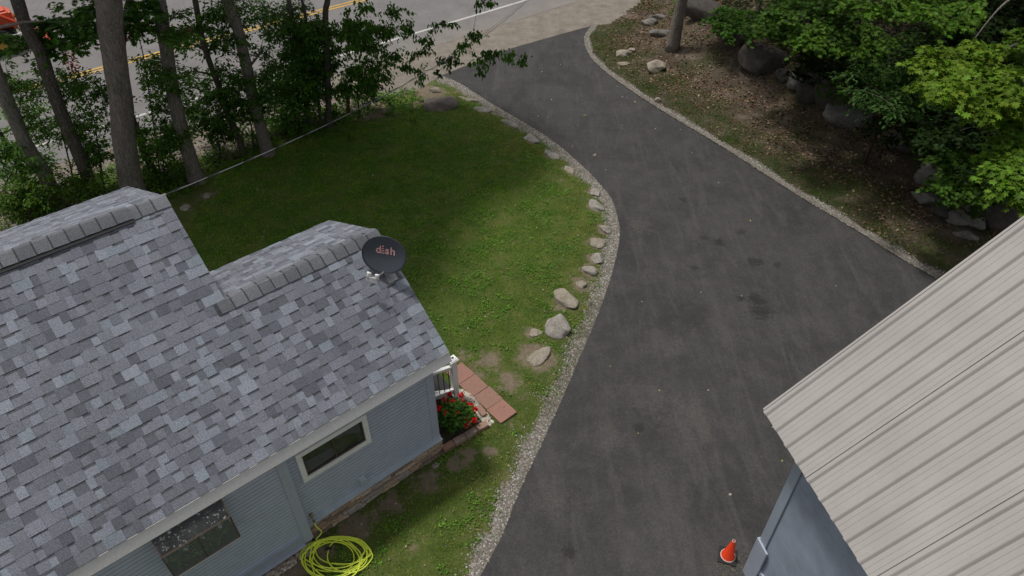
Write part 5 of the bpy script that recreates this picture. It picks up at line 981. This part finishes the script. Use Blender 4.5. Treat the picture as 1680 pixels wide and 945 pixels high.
for lab, ft, rc in [('tall tree behind the boulders whose crown is above the picture', np.array([13.0, 19.0, 0]), 3.4), ('tall tree deep in the wood right of the picture', np.array([15.5, 14.5, 0]), 3.4)]:
    wtree('maple_tree', lab, ft, 6.5, .16, [], 'bark_dark', DK, .12, canopy=(9.4, rc, 2400))
# undergrowth carpet of the wood
q = []
n = 26000; X = RNG.uniform(6, 26, n * 3); Y = RNG.uniform(9, 32, n * 3); d_ = polydist(X, Y, DR); k = inpoly(X, Y, np.array([p[:2] for p in BANK])) & (d_ > 4.3 + .8 * vnoise(X, Y, .8, 5)) & (vnoise(X, Y, 1.3, 8) > -.45); X = X[k][:n]; Y = Y[k][:n]
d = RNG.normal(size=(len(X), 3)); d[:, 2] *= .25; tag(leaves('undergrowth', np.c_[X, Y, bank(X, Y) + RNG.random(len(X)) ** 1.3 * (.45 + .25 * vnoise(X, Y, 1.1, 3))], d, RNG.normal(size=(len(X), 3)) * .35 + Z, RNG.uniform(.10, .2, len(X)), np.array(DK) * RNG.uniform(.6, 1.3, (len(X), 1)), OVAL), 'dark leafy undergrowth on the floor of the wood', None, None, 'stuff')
# dead branch hanging top right
p = atY(1655, 0, 13.); mb = MB(); mb.tube(curve(p, atY(1600, 62, 12.6), 8, .1), [.02 - .0015 * i for i in range(9)], 6); single('dead_branch', mb, 'bark_light', p, 'thin bare dead branch crossing the dark gap near the top right corner', 'branch')
a_ = atY(-30, 52, 14.2); mb = MB(); mb.tube([a_, atY(10, 42, 14.2), atY(40, 36, 14.1), atY(75, 34, 14.)], [.035, .03, .024, .012], 8); single('bare_branch', mb, 'bark_light', a_, 'bare pale branch crossing in front of the orange tractor at the left edge', 'branch')

# ================================================================== ORANGE TRACTOR ACROSS THE ROAD
tb = at(14, 92); tx = wd; ty = wn_
tr_ = Thing('tractor', tb, 'orange tractor parked across the road, half hidden by leaves at the top left corner', 'tractor')
def TP(x, y, z): return tb + tx * x + ty * y + Z * z
def wheel(x, y, r, w, nm='wheel'):
    mb = MB(); c = TP(x, y, r); mb.lathe(c - ty * w / 2, ty, [(r * .5, .02), (r * .82, 0), (r, .04), (r, w - .04), (r * .82, w), (r * .5, w - .02)], 36)
    for k in range(22): t = 2 * math.pi * k / 22; mb.box(c + (tx * math.cos(t) + Z * math.sin(t)) * r * 1.0, (tx * math.cos(t) + Z * math.sin(t), ty + .3 * (tx * -math.sin(t) + Z * math.cos(t)), tx * -math.sin(t) + Z * math.cos(t)), (.025, w * .48, .022))
    o = tr_.part(nm, mb, 'rubber'); mb = MB(); mb.lathe(c - ty * w * .42, ty, [(0, .03), (r * .3, .03), (r * .34, 0), (r * .5, .01)], 28); mb.lathe(c + ty * w * .42, ty, [(0, -.03), (r * .3, -.03), (r * .5, -.01)], 28); tr_.part('rim', mb, 'yellow', o)
wheel(.0, .14, .42, .24); wheel(.0, 1.36, .42, .24); wheel(-1.9, .1, .75, .42); wheel(-1.9, 1.5, .75, .42)
mb = MB(); mb.box(TP(-.25, .75, 1.02), (tx, ty, Z), (.85, .34, .26)); mb.box(TP(.62, .75, .95), (tx, ty, Z), (.08, .30, .30)); mb.box(TP(-.2, .75, 1.30), (tx, ty, Z), (.75, .26, .05)); hood = tr_.part('hood', mb, 'tractor', bevel=.06)
for s_ in (.55, .95): mb = MB(); mb.lathe(TP(.70, s_, 1.12), tx, [(.0, .02), (.07, .015), (.09, 0), (.09, -.03)], 18); tr_.part('headlight', mb, 'lampglass', hood)
mb = MB(); mb.box(TP(.705, .75, .86), (tx, ty, Z), (.012, .22, .13)); tr_.part('grille', mb, 'black', hood)
mb = MB(); mb.box(TP(-.6, .75, .62), (tx, ty, Z), (1.2, .2, .16)); tr_.part('chassis', mb, 'black', bevel=.02)
for s_ in (.1, 1.4): mb = MB(); mb.tube([TP(-2.65, s_, 1.35), TP(-2.4, s_, 1.6), TP(-1.9, s_, 1.68), TP(-1.4, s_, 1.5), TP(-1.2, s_, 1.1)], .16, 6); tr_.part('fender', mb, 'tractor', smooth=True)
for s_ in (.33, 1.17):
    mb = MB(); mb.tube([TP(-.9, s_, 1.35), TP(.3, s_, 1.25), TP(1.1, s_, .6)], .06, 4); tr_.part('loader_arm', mb, 'tractor')
mb = MB(); prof_ = [(1.15, .75), (1.1, .3), (1.25, .1), (1.6, .08), (1.6, .11), (1.27, .14), (1.14, .32), (1.19, .75)]; vs = [TP(x, -.05, z) for x, z in prof_] + [TP(x, 1.55, z) for x, z in prof_]; n_ = len(prof_)
mb.add(vs, [(i, (i + 1) % n_, n_ + (i + 1) % n_, n_ + i) for i in range(n_)] + [tuple(range(n_))[::-1], tuple(range(n_, 2 * n_))]); tr_.part('bucket', mb, 'tractor')
mb = MB(); mb.box(TP(-1.7, .75, 1.3), (tx, ty, Z), (.25, .25, .06)); mb.box(TP(-1.98, .75, 1.6), (tx, ty, Z), (.05, .25, .28)); tr_.part('seat', mb, 'black', bevel=.03)
mb = MB()
for y_ in (.2, 1.3): mb.tube([TP(-2.2, y_, 1.1), TP(-2.2, y_, 2.4), TP(-2.1, y_, 2.5)], .035, 6)
mb.tube([TP(-2.1, .2, 2.5), TP(-2.1, 1.3, 2.5)], .035, 6); tr_.part('roll_bar', mb, 'black')
mb = MB(); mb.tube([TP(-1.15, .75, 1.25), TP(-1.3, .75, 1.5)], .02, 6); mb.tube([TP(-1.3, .75, 1.5) + .18 * (math.cos(t) * ty + math.sin(t) * nrm(tx * .5 + Z)) for t in np.linspace(0, 6.283, 19)], .014, 6); tr_.part('steering_wheel', mb, 'black')
